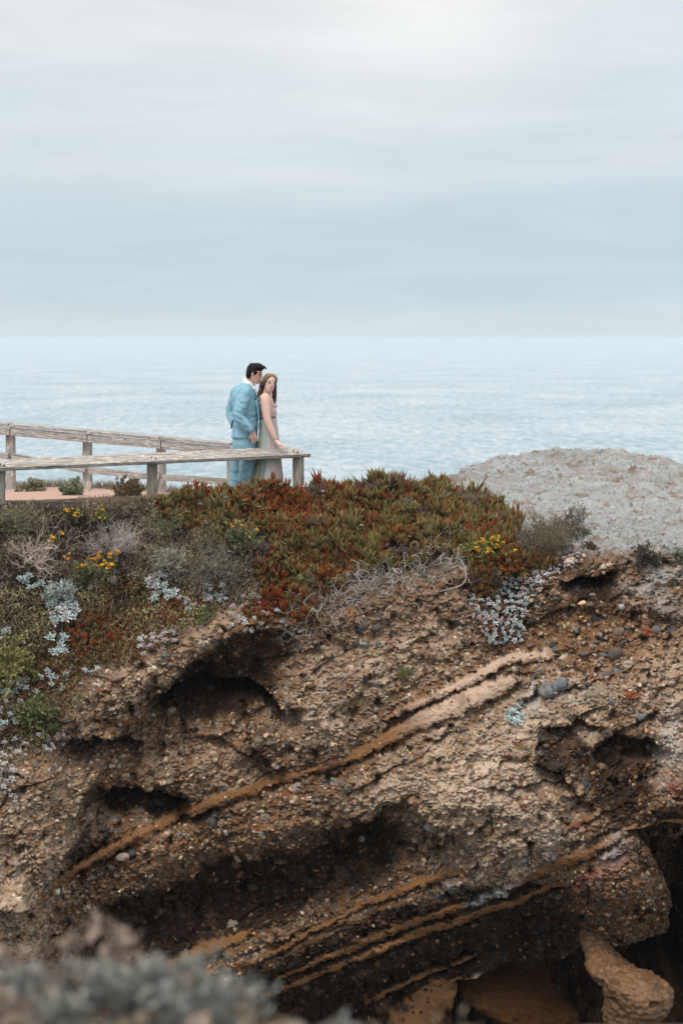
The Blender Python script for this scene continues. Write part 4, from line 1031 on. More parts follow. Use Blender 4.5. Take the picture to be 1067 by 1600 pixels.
child('hair', V, Fq, M_HAIRB, wom, np.clip(hc, .004, 1))
# ------------------------------------------------------------------ plants
UP = np.array([0, 0, 1.0])
T_FINGER = (np.array([[.55, 0, 0], [-.28, .48, 0], [-.28, -.48, 0], [1, 0, .42], [-.5, .87, .42], [-.5, -.87, .42], [0, 0, 1.0]]),
            np.array([[0, 1, 4], [0, 4, 3], [1, 2, 5], [1, 5, 4], [2, 0, 3], [2, 3, 5], [3, 4, 6], [4, 5, 6], [5, 3, 6]]))
T_BLADE = (np.array([[0, 0, 0], [1, .25, .5], [-1, .25, .5], [0, -.15, .5], [0, .3, 1.0]]), np.array([[0, 1, 3], [0, 3, 2], [3, 1, 4], [3, 4, 2]]))
T_DISC = (np.array([[0, 0, .35], [1, 0, 0], [.5, .87, 0], [-.5, .87, 0], [-1, 0, 0], [-.5, -.87, 0], [.5, -.87, 0]]), np.array([[0, 1, 2], [0, 2, 3], [0, 3, 4], [0, 4, 5], [0, 5, 6], [0, 6, 1]]))
def unit(a): return a / (np.linalg.norm(a, axis=-1, keepdims=True) + 1e-9)
def scatter(tpl, pos, axis, ln, wd, c0, c1):
    tv, tf = tpl; n = len(pos)
    axis = unit(axis); ref = rng.normal(0, 1, (n, 3)); s = unit(np.cross(axis, ref)); b = np.cross(axis, s)
    V = pos[:, None] + tv[None, :, 0, None] * (s * wd[:, None])[:, None] + tv[None, :, 1, None] * (b * wd[:, None])[:, None] + tv[None, :, 2, None] * (axis * ln[:, None])[:, None]
    Fc = (tf[None] + (np.arange(n) * len(tv))[:, None, None]).reshape(-1, 3)
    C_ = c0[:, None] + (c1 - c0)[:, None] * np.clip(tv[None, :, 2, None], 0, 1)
    return V.reshape(-1, 3), Fc, C_.reshape(-1, 3)
def merge(ms):
    V = []; Fc = []; C_ = []; o = 0
    for v, f, c in ms:
        V.append(v); Fc.append(f + o); C_.append(c); o += len(v)
    return np.concatenate(V), np.concatenate(Fc), np.clip(np.concatenate(C_), .004, .95)
AREA = (DU * np.clip(np.linalg.norm(np.gradient(P0, axis=0), axis=-1), 0, .03))
Pf, Nfl = P.reshape(-1, 3), N.reshape(-1, 3)
UUf, VVf, SGf = UU.ravel(), VV.ravel(), SG.ravel()
def sample(poly, n, smin=2.6, smax=9, w=None):
    m = in_poly(UU, VV, poly) & (SG > smin) & (SG < smax)
    wt_ = (AREA * m * (1 if w is None else w)).ravel(); cs = np.cumsum(wt_)
    if cs[-1] <= 0: return np.zeros(0, int)
    return np.searchsorted(cs / cs[-1], rng.random(n)).clip(0, NR * NC - 1)
def ground(u, v, smin=1.02, smax=9):
    m = (SGf > smin) & (SGf < smax) & (np.abs(UUf - u) < 12)
    k = np.where(m)[0]; j = k[np.argmin((UUf[k] - u) ** 2 + (VVf[k] - v) ** 2)]
    return Pf[j].copy(), Nfl[j].copy()
def lerpc(a, b, t): return np.array(a)[None] * (1 - t[:, None]) + np.array(b)[None] * t[:, None]
def tubes(lines, cols, sides=4):
    V = []; Fc = []; C_ = []; o = 0; th = np.arange(sides) * 2 * math.pi / sides
    for (pts, r0, r1), cl in zip(lines, cols):
        p = np.asarray(pts); n = len(p); tn = unit(np.gradient(p, axis=0)); ref = np.array([.3, .9, .2])
        s = unit(np.cross(tn, ref)); b = np.cross(s, tn); r = np.linspace(r0, r1, n)
        ring = p[:, None] + (s[:, None] * np.cos(th)[None, :, None] + b[:, None] * np.sin(th)[None, :, None]) * r[:, None, None]
        V.append(ring.reshape(-1, 3)); C_.append(np.repeat(np.array(cl)[None], n * sides, 0))
        i_ = np.arange(n - 1)[:, None] * sides + np.arange(sides)[None]; i2 = np.arange(n - 1)[:, None] * sides + ((np.arange(sides) + 1) % sides)[None]
        Fc.append(np.concatenate([np.stack([i_, i2, i2 + sides], -1).reshape(-1, 3), np.stack([i_, i2 + sides, i_ + sides], -1).reshape(-1, 3)]) + o); o += n * sides
    return np.concatenate(V), np.concatenate(Fc), np.concatenate(C_)
def grow(base, n, size, up=(0, 0, 1), spread=.9, levels=3, r=.006, kids=(3, 3), curl=.25, first=.5):
    """Branches of a low shrub: n stems fanning out from base into an ellipsoid size=(rx, ry, rz)."""
    lines = []; up = np.array(up, float)
    def branch(p, d, ln, r_, lev):
        npt = 6; pts = [p]; dd = d.copy()
        for k in range(npt):
            dd = unit(dd + rng.normal(0, curl, 3) + up * .05); pts.append(pts[-1] + dd * ln / npt)
        lines.append((np.array(pts), r_, r_ * .55, lev))
        if lev < levels - 1:
            for _ in range(kids[min(lev, len(kids) - 1)]):
                k = rng.integers(2, npt + 1); q_ = unit(pts[k] - pts[k - 1]); nd_ = unit(q_ + rng.normal(0, .5, 3) + up * .15)
                branch(pts[k], nd_, ln * rng.uniform(.5, .8), r_ * .62, lev + 1)
    sz = np.array(size)
    for _ in range(n):
        d = unit(up * rng.uniform(.25, 1.0) + rng.normal(0, spread, 3) * np.array([1, 1, .25]))
        ln = np.linalg.norm(d * sz) * first * rng.uniform(.75, 1.1)
        branch(base + rng.normal(0, .02, 3), d, ln, r * rng.uniform(.7, 1.2), 0)
    return lines
def part(name, m, mat, root, smooth=False):
    V, Fc, C_ = m
    return obj(name, mesh_np(name, V - np.array(root.location), Fc, mat, C_, smooth), root)
FLOWER_MESH = {}
def shrub(name, label, cat, u, v, w, hgt, stems, twig, leaf=None, nleaf=0, lsize=(.018, .005), levels=3, kids=(4, 3), r=.005, flowers=None, group=None, smin=1.02, lean=.45, first=.5, depth=None, curl=.25, spread=.9, base=None, tk=1.35, lk=1.4, bright=1.9, zcap=None):
    """w, hgt in photo pixels at the plant; grows from the ground at (u, v)"""
    if base is None: b, nrm = ground(u, v, smin)
    else: b, nrm = base, np.array([0, -.2, 1.])
    px = np.linalg.norm(b - np.array([0, 0, CAMZ])) / F
    upv = unit(UP + nrm * lean * np.array([.6, 1, 0]))
    root = empty(name, tuple(b)); tag(root, label, cat, group)
    L_ = grow(b, stems, (w * px * .5, (depth or w * .5) * px, hgt * px), upv, spread, levels, r, kids, curl, first)
    if zcap is not None:
        for l in L_: l[0][:, 2] = np.where(l[0][:, 2] > zcap - .12, zcap - .12 + .12 * np.tanh((l[0][:, 2] - zcap + .12) / .12), l[0][:, 2])
    tc_ = [np.array(twig) * bright * rng.uniform(.75, 1.3) for _ in L_]
    part('branches', tubes([(l[0], l[1] * tk, l[2] * tk) for l in L_], tc_, 3), M_TWIG, root)
    tips = np.concatenate([l[0][2:] for l in L_ if l[3] >= 1] or [l[0][2:] for l in L_]); dirs = np.concatenate([unit(np.gradient(l[0], axis=0))[2:] for l in L_ if l[3] >= 1] or [unit(np.gradient(l[0], axis=0))[2:] for l in L_])
    if nleaf:
        k = rng.integers(0, len(tips), nleaf); t = rng.random(nleaf)
        ax = unit(dirs[k] + rng.normal(0, .6, (nleaf, 3)) + UP * .25)
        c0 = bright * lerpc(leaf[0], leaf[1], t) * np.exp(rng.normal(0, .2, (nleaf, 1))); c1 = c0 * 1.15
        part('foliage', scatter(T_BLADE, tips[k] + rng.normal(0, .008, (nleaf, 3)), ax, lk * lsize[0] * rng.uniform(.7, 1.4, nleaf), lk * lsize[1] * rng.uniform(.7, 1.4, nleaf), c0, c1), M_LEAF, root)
    if flowers:
        nf, fc, hf, sz = flowers
        hz = tips @ upv; pool = np.where(hz > np.quantile(hz, hf))[0]
        cl = pool[rng.integers(0, len(pool), max(4, nf // 2))]                       # flower heads in clusters
        k = cl[rng.integers(0, len(cl), nf)]; ps = tips[k] + rng.normal(0, .014, (nf, 3)) + upv * .022 + np.array([0, -.02, 0])
        key = (fc, sz)
        if key not in FLOWER_MESH:
            FLOWER_MESH[key] = []
            for _ in range(4):
                n6 = 5; q0 = rng.normal(0, sz * .5, (n6, 3)) * np.array([1, 1, .35]); c0 = np.array(fc)[None] * np.exp(rng.normal(0, .2, (n6, 1)))
                FLOWER_MESH[key].append(mesh_np('flower', *scatter(T_DISC, q0, np.repeat(UP[None], n6, 0) + rng.normal(0, .3, (n6, 3)), sz * .7 * np.ones(n6), sz * rng.uniform(.7, 1.0, n6), c0 * .85, c0)[:2], M_FLOWER, np.repeat(c0, 7, 0)))
        for p_ in ps:
            fo = obj('flower', FLOWER_MESH[key][rng.integers(0, 4)], root, tuple(p_ - b))
            fo.rotation_euler = (rng.uniform(.3, .9), rng.normal(0, .3), rng.normal(0, .5))
    return root

# ---- ice plant: mats too dense to count
def ice_plant(polys, label, lsz=.098, wd=.0105, redbias=0.0, mound=.16, green=((.065, .068, .02), (.36, .335, .115))):
    ms = []
    for poly, n in polys:
        k = sample(poly, n, 2.62)
        if not len(k): continue
        p = Pf[k]; nr = Nfl[k]
        lay = rng.random(n) ** .7
        lump_ = np.clip(.6 + 1.5 * fbm(p, 4.5, 2, 3.), .05, 1.3)
        p = p + unit(nr + UP) * (lay * mound * lump_)[:, None] + rng.normal(0, .01, (n, 3))
        ax = unit(nr * .55 + UP * .95 + rng.normal(0, .42, (n, 3)) + np.array([0, -.20, 0]))
        nl = 7
        P_ = np.repeat(p, nl, 0); A = np.repeat(ax, nl, 0)
        A2 = unit(A + rng.normal(0, .30, (n * nl, 3)))
        sc = np.repeat(np.exp(rng.normal(-.08, .28, n)) * (1 + .35 * fbm(p, 2.6, 2, 91.)), nl) * rng.uniform(.7, 1.15, n * nl)
        rn = np.repeat(fbm(p, 1.6, 2, 19.) * .8 + fbm(p, 9, 2, 29.) * .6, nl) + rng.normal(0, .62, n * nl) - .10 + redbias - .10 * np.repeat(lay, nl)
        isr = sstep((rn - .12) / .22)
        g0 = lerpc(green[0], (.06, .065, .03), rng.random(n * nl)); g1 = lerpc(green[1], (.38, .32, .14), rng.random(n * nl))  # tips far paler than bases: sunlit tips painted into the leaf colour
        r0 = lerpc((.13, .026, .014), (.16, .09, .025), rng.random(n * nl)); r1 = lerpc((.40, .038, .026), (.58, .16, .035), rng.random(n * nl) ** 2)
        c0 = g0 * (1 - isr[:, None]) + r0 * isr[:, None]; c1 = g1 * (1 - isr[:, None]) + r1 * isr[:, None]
        dead = np.repeat(fbm(p, 3.3, 2, 57.) > .42, nl); c0[dead] = np.array([.10, .075, .06]); c1[dead] = np.array([.26, .20, .165])
        tipr = (rng.random(n * nl) < .22) & (isr < .5); c1[tipr] = c1[tipr] * .4 + np.array([.30, .05, .02]) * .6
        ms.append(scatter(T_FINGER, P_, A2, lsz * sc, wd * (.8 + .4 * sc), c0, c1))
    o = obj('ice_plant', mesh_np('ice_plant', *merge(ms)[:2], M_LEAF, merge(ms)[2])); tag(o, label, 'ground cover', None, 'stuff')
    return o
MAIN = [(300, 800), (335, 778), (362, 772), (400, 764), (470, 768), (560, 764), (640, 762), (690, 776), (780, 800), (815, 815), (800, 860), (768, 880), (735, 905), (725, 880), (700, 872), (640, 890), (560, 905), (520, 935), (492, 985), (448, 975), (412, 950), (395, 900), (405, 850), (330, 825)]
ice_plant([(MAIN, 5600), ([(240, 800), (320, 782), (345, 830), (400, 850), (390, 880), (300, 840), (245, 825)], 700),
           ([(770, 880), (850, 872), (870, 885), (800, 905), (775, 905)], 260), ([(738, 905), (775, 890), (775, 935), (742, 935)], 170),
           ([(735, 880), (770, 878), (765, 912), (738, 912)], 120)], 'mound of green and red ice plant over the cliff edge')
ice_plant([([(118, 940), (150, 908), (220, 917), (290, 925), (345, 940), (335, 965), (280, 975), (262, 1010), (205, 1040), (130, 1050), (100, 1000)], 1500),
           ([(0, 1030), (100, 1010), (130, 1050), (120, 1100), (70, 1140), (0, 1170)], 700), ([(380, 935), (430, 955), (425, 975), (380, 968)], 160)],
          'low reddish succulent mat on the slope left of the arch', .048, .0075, .20, .07, ((.07, .06, .026), (.27, .22, .09)))
# pale ice plant blossoms
for (u, v) in [(310, 777), (289, 783), (327, 790), (404, 800), (379, 790), (313, 796), (322, 823), (326, 826), (359, 871), (412, 847), (386, 844), (443, 770), (475, 770), (452, 824), (434, 823), (501, 815), (294, 808), (505, 776), (297, 793), (565, 830)]:
    b, nrm = ground(u, v + 8, 2.62); c = b + unit(nrm + UP) * .13 + np.array([0, -.03, 0])
    n = 16; a = rng.random(n) * 6.28; ax = unit(np.stack([np.cos(a), np.sin(a) * .5 - .4, np.abs(np.sin(a)) * .4 + .2], 1))
    V, Fc, C_ = merge([scatter(T_BLADE, np.repeat(c[None], n, 0), ax, np.full(n, .026), np.full(n, .005), np.full((n, 3), .62) * np.array([1, .85, .85]), np.full((n, 3), .72) * np.array([1, .86, .86]))])
    o = obj('ice_plant_flower', mesh_np('ice_plant_flower', V - c, Fc, M_FLOWER, C_), None, c)
    tag(o, 'tiny pale pink blossom open among the ice plant leaves', 'flower', 'pale ice plant blossoms')

# ---- scrub over the left slope: dry twigs and small leaves, uncountable
def scrub():
    LEFT = [(-400, 806), (-60, 802), (135, 799), (240, 793), (330, 800), (345, 835), (400, 850), (398, 900), (430, 960), (340, 945), (230, 915), (150, 905), (60, 900), (-60, 930), (-400, 930)]
    LOW = [(-400, 905), (150, 905), (350, 945), (330, 975), (265, 1010), (150, 1070), (110, 1130), (60, 1170), (0, 1240), (-60, 1250), (-400, 1290)]
    ms = []
    for poly, nt_, nl, tw, lf in ((LEFT, 4200, 42000, (.36, .295, .265), ((.040, .035, .020), (.44, .385, .26))), (LOW, 3400, 42000, (.36, .31, .28), ((.036, .037, .014), (.46, .41, .20))), ([(790, 850), (910, 800), (915, 850), (860, 872), (800, 876)], 500, 1500, (.17, .14, .11), ((.06, .05, .03), (.12, .10, .06)))):
        k = sample(poly, nt_, 2.0); p = Pf[k]; L_ = []; cs = []
        for q_ in range(len(k)):
            d = unit(Nfl[k[q_]] * .6 + UP * .7 + rng.normal(0, .6, 3)); pts = [p[q_] + rng.normal(0, .01, 3)]
            ln = rng.uniform(.05, .20)
            for j in range(4): d = unit(d + rng.normal(0, .3, 3)); pts.append(pts[-1] + d * ln / 4)
            L_.append((np.array(pts), .0040, .0018)); cs.append(np.array(tw) * rng.uniform(.25, 1.5))
        ms.append(tubes(L_, cs, 3))
        k = sample(poly, nl, 2.0); nr = Nfl[k]
        dens = fbm(Pf[k], 3.2, 3, 8.); keep = dens > -.22; k = k[keep]; nr = nr[keep]; n = len(k)
        p = Pf[k] + unit(nr + UP) * (rng.random(n) * .11 * (1 + fbm(Pf[k], 5, 2, 4.)))[:, None]
        t = np.clip(.45 + 1.3 * fbm(Pf[k], 5, 2, 14.) + rng.normal(0, .25, n), 0, 1)
        c0 = lerpc(lf[0], lf[1], t); br = rng.random(n) < .24; c0[br] = np.array([.22, .135, .095]) * rng.uniform(.5, 1.5, (br.sum(), 1))
        ms.append(scatter(T_BLADE, p, unit(nr * .5 + UP * .6 + rng.normal(0, .6, (n, 3))), rng.uniform(.022, .050, n), rng.uniform(.004, .0095, n), c0, c0 * 1.2))
    V, Fc, C_ = merge(ms)
    o = obj('scrub_cover', mesh_np('scrub_cover', V, Fc, M_LEAF, C_)); tag(o, 'mat of dry twigs and small leaves covering the left slope', 'ground cover', None, 'stuff')
scrub()
def grass(poly, n, hgt, label, colr=((.22, .16, .11), (.36, .26, .17)), smin=1.02, smax=4):
    k = sample(poly, n, smin, smax); ms = []
    if not len(k): return
    p = Pf[k]; ax = unit(UP + rng.normal(0, .25, (n, 3)) * np.array([1, 1, .3]))
    c0 = lerpc(colr[0], colr[1], rng.random(n))
    V, Fc, C_ = merge([scatter(T_BLADE, p, ax, hgt * rng.uniform(.4, 1.2, n), np.full(n, .0028), c0 * .8, c0 * 1.15)])
    o = obj('dry_grass', mesh_np('dry_grass', V, Fc, M_LEAF, C_)); tag(o, label, 'grass', None, 'stuff')
grass([(-60, 735), (340, 750), (345, 806), (-60, 790)], 5200, .15, 'strip of dry grass behind the gravel path along the far railing', smin=.93, smax=1.13)
grass([(120, 784), (240, 780), (345, 785), (345, 800), (240, 800), (120, 798)], 1600, .09, 'fringe of dry grass at the foot of the near railing', smin=1.8, smax=3.2)
grass([(640, 748), (700, 740), (760, 770), (740, 790), (650, 775)], 500, .06, 'sparse dry grass between the ice plant and the rock dome', smin=.9, smax=3.5)

# ---- shrubs
OLV = ((.050, .056, .026), (.15, .155, .075)); GRY = ((.10, .105, .08), (.22, .225, .185)); YEL = (.62, .30, .02)
yg = 'yellow flowered shrubs on the slope'
shrub('flowering_shrub', 'rounded olive shrub topped with bright yellow flowers, on the left slope', 'shrub', 148, 905, 84, 80, 16, (.13, .10, .07), OLV, 3600, (.020, .006), flowers=(60, YEL, .70, .0145), group=yg, smin=2.3)
shrub('flowering_shrub', 'yellow and orange flowered green shrub beside the white rosettes, near the rock dome', 'shrub', 752, 872, 80, 82, 16, (.13, .10, .06), ((.06, .07, .02), (.17, .18, .06)), 4200, (.020, .0055), flowers=(60, (.62, .30, .02), .70, .013), group=yg, smin=2.3)
shrub('flowering_shrub', 'grey green shrub with few yellow flowers in the middle of the ice plant', 'shrub', 375, 858, 100, 52, 18, (.12, .10, .07), ((.055, .065, .035), (.16, .18, .11)), 3400, (.020, .006), flowers=(30, YEL, .75, .0125), group=yg, smin=2.3)
shrub('flowering_shrub', 'small shrub with a yellow flower tuft just under the gravel path', 'shrub', 108, 815, 54, 34, 10, (.15, .12, .09), OLV, 1600, (.018, .005), flowers=(18, YEL, .75, .0125), group=yg, smin=1.9)
shrub('flowering_shrub', 'small yellow tipped shrub below the left end of the kickboard', 'shrub', 165, 818, 60, 34, 10, (.15, .12, .09), OLV, 1600, (.018, .005), flowers=(14, YEL, .78, .0115), group=yg, smin=1.9)
shrub('flowering_shrub', 'yellow tipped sprig among the bare grey branches far left', 'shrub', 84, 852, 44, 32, 8, (.15, .12, .09), OLV, 900, (.018, .005), flowers=(15, YEL, .75, .0125), group=yg, smin=2.2)
shrub('flowering_shrub', 'yellow flowers on the skyline of the ice plant beside the dome', 'shrub', 615, 772, 66, 34, 10, (.12, .10, .07), OLV, 1200, (.020, .006), flowers=(26, (.55, .29, .03), .75, .0125), group=yg, smin=2.3)
bw = 'small pale green cushions in the ice plant'
shrub('cushion_plant', 'pale green rounded cushion plant high in the ice plant', 'shrub', 638, 806, 42, 34, 12, (.12, .10, .07), ((.08, .095, .05), (.20, .21, .15)), 2200, (.013, .004), group=bw, smin=2.3)
shrub('cushion_plant', 'green speckled cushion plant low in the middle of the ice plant', 'shrub', 478, 918, 58, 60, 14, (.12, .10, .07), ((.07, .08, .03), (.17, .18, .09)), 3200, (.013, .004), group=bw, smin=2.3)
gt = 'bare grey shrubs on the left slope'
shrub('bare_shrub', 'bare pale branching shrub at the far left under the path', 'shrub', 42, 888, 135, 66, 17, (.27, .225, .195), OLV, 250, (.015, .004), 4, (4, 3, 2), .0075, group=gt, smin=2.2)
shrub('bare_shrub', 'wide feathery grey shrub left of the ice plant', 'shrub', 175, 870, 150, 70, 30, (.23, .20, .19), GRY, 400, (.012, .003), 4, (4, 3, 2), .0050, group=gt, smin=2.2, curl=.18)
shrub('bare_shrub', 'dark grey wiry shrub at the lower left edge of the ice plant', 'shrub', 335, 915, 150, 82, 26, (.12, .105, .09), ((.03, .03, .02), (.15, .145, .10)), 2600, (.016, .0045), 4, (4, 3, 2), .0045, group=gt, smin=2.2)
shrub('bare_shrub', 'brown grey wiry shrub between the small yellow shrubs and ice plant', 'shrub', 250, 838, 110, 52, 20, (.18, .15, .12), OLV, 1500, (.017, .005), 4, (4, 3, 2), .0045, group=gt, smin=2.0)
shrub('bare_shrub', 'dusky shrub at the left frame edge below the gravel path', 'shrub', 20, 832, 110, 42, 20, (.15, .125, .11), OLV, 1700, (.017, .005), 4, (4, 3, 2), .0045, group=gt, smin=2.0)
shrub('bare_shrub', 'tangled greyish green shrub in the centre of the left slope', 'shrub', 262, 892, 110, 54, 20, (.16, .135, .115), GRY, 1800, (.018, .005), 4, (4, 3, 2), .0045, group=gt, smin=2.2)
shrub('bare_shrub', 'dark brown feathery shrub against the rock dome', 'shrub', 845, 868, 120, 80, 44, (.105, .085, .06), ((.045, .04, .022), (.14, .115, .07)), 3000, (.016, .0035), 4, (4, 3, 2), .0040, smin=2.2, curl=.16)
shrub('bare_shrub', 'thin brown shrub on the crest where the ice plant meets the dome', 'shrub', 735, 800, 100, 42, 26, (.14, .115, .09), ((.07, .065, .04), (.13, .12, .08)), 1500, (.014, .003), 3, (4, 3), .003, smin=2.0)
bp_ = 'plants behind the path along the far railing'
for (u, v, w, h_, tw, lf, lab, nl) in ((112, 776, 52, 34, (.15, .13, .11), ((.07, .085, .05), (.17, .19, .13)), 'grey green leafy bush behind the path between two far posts', 2600),
        (200, 782, 78, 36, (.17, .11, .08), ((.10, .075, .045), (.20, .16, .10)), 'reddish brown bush behind the path between far posts', 2600),
        (300, 792, 50, 38, (.09, .06, .05), ((.04, .03, .022), (.09, .06, .04)), 'dark brown leafy bush under the mid rail near the man', 1700),
        (52, 770, 56, 26, (.16, .13, .11), ((.08, .085, .055), (.19, .18, .13)), 'low pale bush behind the path at the far left', 1500),
        (345, 800, 40, 34, (.13, .12, .09), GRY, 'small grey sprig close to the feet of the man', 700)):
    shrub('path_bush', lab, 'bush', u, v, w, h_, 14, tw, lf, nl, (.026, .008), group=bp_, smin=1.0, lean=.1)
shrub('leafy_shrub', 'yellow green broad leaved shrub at the left frame edge', 'shrub', 6, 1055, 105, 130, 40, (.12, .10, .06), ((.055, .055, .018), (.22, .205, .085)), 6500, (.023, .008), group='leafy green shrubs low on the left', smin=2.6, lean=.9, first=.42)
shrub('leafy_shrub', 'dull green leafy shrub under the pale rosettes, low on the left', 'shrub', 62, 1130, 130, 56, 30, (.11, .10, .06), ((.04, .045, .016), (.16, .165, .075)), 4200, (.025, .009), group='leafy green shrubs low on the left', smin=2.6, lean=.9, first=.42)
shrub('leafy_shrub', 'blue grey downy clump above the red succulent mat', 'shrub', 92, 935, 70, 48, 16, (.18, .17, .16), ((.15, .17, .15), (.30, .33, .31)), 1500, (.026, .008), smin=2.4, lean=.7)
shrub('leafy_shrub', 'green leafy clump right of the red mat under the dark wiry shrub', 'shrub', 318, 972, 50, 40, 12, (.14, .12, .08), ((.05, .055, .02), (.18, .175, .08)), 1300, (.018, .006), smin=2.6, lean=.8)
shrub('leafy_shrub', 'dark sprawling plant with pale tips on the rim of the dome', 'shrub', 1010, 878, 52, 40, 16, (.05, .04, .035), ((.03, .03, .022), (.09, .08, .065)), 1500, (.018, .006), smin=2.2, lean=.9)
shrub('leafy_shrub', 'tiny dark tuft in a crack near the lip of the dome', 'shrub', 920, 857, 24, 14, 8, (.07, .05, .04), ((.05, .035, .025), (.10, .07, .05)), 420, (.014, .005), smin=2.0)
shrub('leafy_shrub', 'small grey red sprout beside the dark feathery shrub', 'shrub', 914, 836, 22, 20, 8, (.10, .08, .06), ((.12, .14, .12), (.22, .22, .19)), 300, (.018, .006), smin=2.0)
shrub('leafy_shrub', 'dark plant at the right frame edge on the rim', 'shrub', 1062, 876, 30, 20, 8, (.06, .06, .04), ((.05, .06, .035), (.11, .12, .08)), 500, (.018, .006), smin=2.0)
shrub('moss_tuft', 'small olive moss tuft alone on the bare rock below the tangle', 'plant', 634, 1054, 26, 20, 10, (.10, .09, .05), ((.06, .07, .025), (.13, .14, .06)), 600, (.012, .005), smin=4, lean=1.5)
shrub('paintbrush_flower', 'single orange red wildflower on the crest in front of the dome', 'flower', 714, 790, 18, 26, 6, (.12, .09, .05), OLV, 120, (.02, .005), flowers=(26, (.62, .06, .02), .6, .011), smin=2.2)
# ---- dead grey vine tangle under the ice plant
def tangle():
    root = empty('dead_vine_tangle', tuple(ground(620, 920)[0])); tag(root, 'tangle of bleached dead vines hanging along the lower edge of the ice plant', 'dead vines')
    line = [(455, 985), (490, 968), (535, 940), (570, 925), (610, 912), (660, 900), (718, 885)]
    L_ = []; cs = []
    for k in range(430):
        x = rng.random() ** .9 * (len(line) - 1); j = int(min(x, len(line) - 2)); f_ = x - j
        u = line[j][0] * (1 - f_) + line[j + 1][0] * f_; v = line[j][1] * (1 - f_) + line[j + 1][1] * f_
        b, nr = ground(u + rng.normal(0, 12), v + rng.normal(-6, 15), 2.8)
        p = b + nr * rng.uniform(.03, .16); d = unit(np.array([rng.normal(0, 1), rng.normal(-.3, .4), rng.normal(-.1, .8)]))
        axis = unit(np.array([rng.normal(0, .3), 1, rng.normal(0, .3)])); cv = rng.normal(0, .20); pts = [p]
        n = rng.integers(10, 26) if k > 14 else 34
        for q_ in range(n):
            d = unit(d * math.cos(cv) + np.cross(axis, d) * math.sin(cv) + rng.normal(0, .13, 3) + np.array([0, 0, -.015]))
            cv = cv * .9 + rng.normal(0, .13)
            if rng.random() < .10: d = unit(d + rng.normal(0, .7, 3))
            pts.append(pts[-1] + d * .016)
        r_ = rng.uniform(.0018, .0038) if k > 14 else rng.uniform(.0042, .0062)
        L_.append((np.array(pts), r_, r_ * .35)); cs.append(np.array([.50, .45, .41]) * rng.uniform(.3, 1.25))
    od_ = sorted(range(len(L_)), key=lambda a: -L_[a][1] * len(L_[a][0]))
    for a in od_[:100]: part('vine', tubes([L_[a]], [cs[a]], 5), M_TWIG, root, True)
    part('vines', tubes([L_[a] for a in od_[100:]], [cs[a] for a in od_[100:]], 5), M_TWIG, root, True)['kind'] = 'stuff'
    # the one thick stem looping down at the right-hand end
    pts = np.array([ground(u, v, 2.8)[0] + np.array([0, -.10, 0]) for u, v in ((716, 850), (712, 866), (722, 878), (728, 892), (727, 908), (716, 916), (700, 918), (684, 924))])
    tt_ = np.linspace(0, 7, 40); pts = np.stack([np.interp(tt_, np.arange(8), pts[:, q_]) for q_ in range(3)], 1)
    part('thick_stem', tubes([(smooth1d(pts, 2.5, 0), .007, .005)], [np.array([.46, .42, .40])], 7), M_TWIG, root, True)
tangle()
# ---- chalky rosettes: every one a plant of its own
def rosette_mesh(kind, seed):
    r_ = np.random.default_rng(seed); pos = []; ax = []; ln = []; wd = []; c0 = []; c1 = []
    n = 20
    base, tip = {'blue': ((.30, .39, .40), (.62, .72, .72)), 'pink': ((.17, .07, .08), (.82, .77, .79)), 'white': ((.30, .30, .32), (.90, .91, .92))}[kind]
    for k in range(n):
        a = k * 2.39996; t = k / (n - 1); e = R(12 + 66 * t)
        d = np.array([math.cos(a) * math.cos(e), math.sin(a) * math.cos(e), math.sin(e)])
        pos.append(d * .004); ax.append(d); ln.append((.036 - .020 * t) * r_.uniform(.85, 1.1)); wd.append(.0066 - .0026 * t)
        c0.append(np.array(base)); c1.append(np.array(tip) * r_.uniform(.85, 1.1))
    tv, tf = T_BLADE; V = []; Fc = []; C_ = []
    for k in range(n):
        s = unit(np.cross(UP, ax[k])); b = np.cross(ax[k], s)
        V.append(pos[k] + tv[:, :1] * s * wd[k] + tv[:, 1:2] * b * wd[k] + tv[:, 2:] * ax[k] * ln[k]); Fc.append(tf + k * len(tv))
        C_.append(c0[k] + (c1[k] - c0[k]) * np.clip(tv[:, 2:], 0, 1))
    return mesh_np('succulent_rosette', np.concatenate(V), np.concatenate(Fc), M_ROS, np.concatenate(C_))
M_ROS = material('chalky_leaf', rough=.75, spec=.2)
ROS = {k: [rosette_mesh(k, s + 9) for s in range(3)] for k in ('blue', 'pink', 'white')}
def rosettes(poly, n, kinds, size, label, group, gap=.7, smin=2.7):
    k = sample(poly, n * 14, smin); put = []
    for j in k:
        if len(put) >= n: break
        s = size * rng.uniform(.7, 1.25)
        if any((UUf[j] - a) ** 2 + (VVf[j] - b) ** 2 < (gap * (s + c) / .0069 * .5) ** 2 for a, b, c in put): continue
        put.append((UUf[j], VVf[j], s))
        nr = unit(Nfl[j] * .8 + np.array([0, -.45, .55]) + rng.normal(0, .18, 3))
        q_ = Vector(nr).to_track_quat('Z', 'Y').to_matrix() @ Matrix.Rotation(rng.random() * 6.28, 3, 'Z')
        if not -8 < UUf[j] < 1075: continue
        off = 3.4 if UUf[j] < 480 else 2.2 if VVf[j] > 1090 else 1.3
        sc = s / (.052 if UUf[j] < 480 else .050 if VVf[j] > 1090 else .060)
        ROSETTES.append((sc, ROS[kinds[rng.integers(0, len(kinds))]][rng.integers(0, 3)], Pf[j] + nr * rng.uniform(.012, .035) * off, q_, label, group))
ROSETTES = []
MX = ['pink', 'pink', 'white', 'blue']
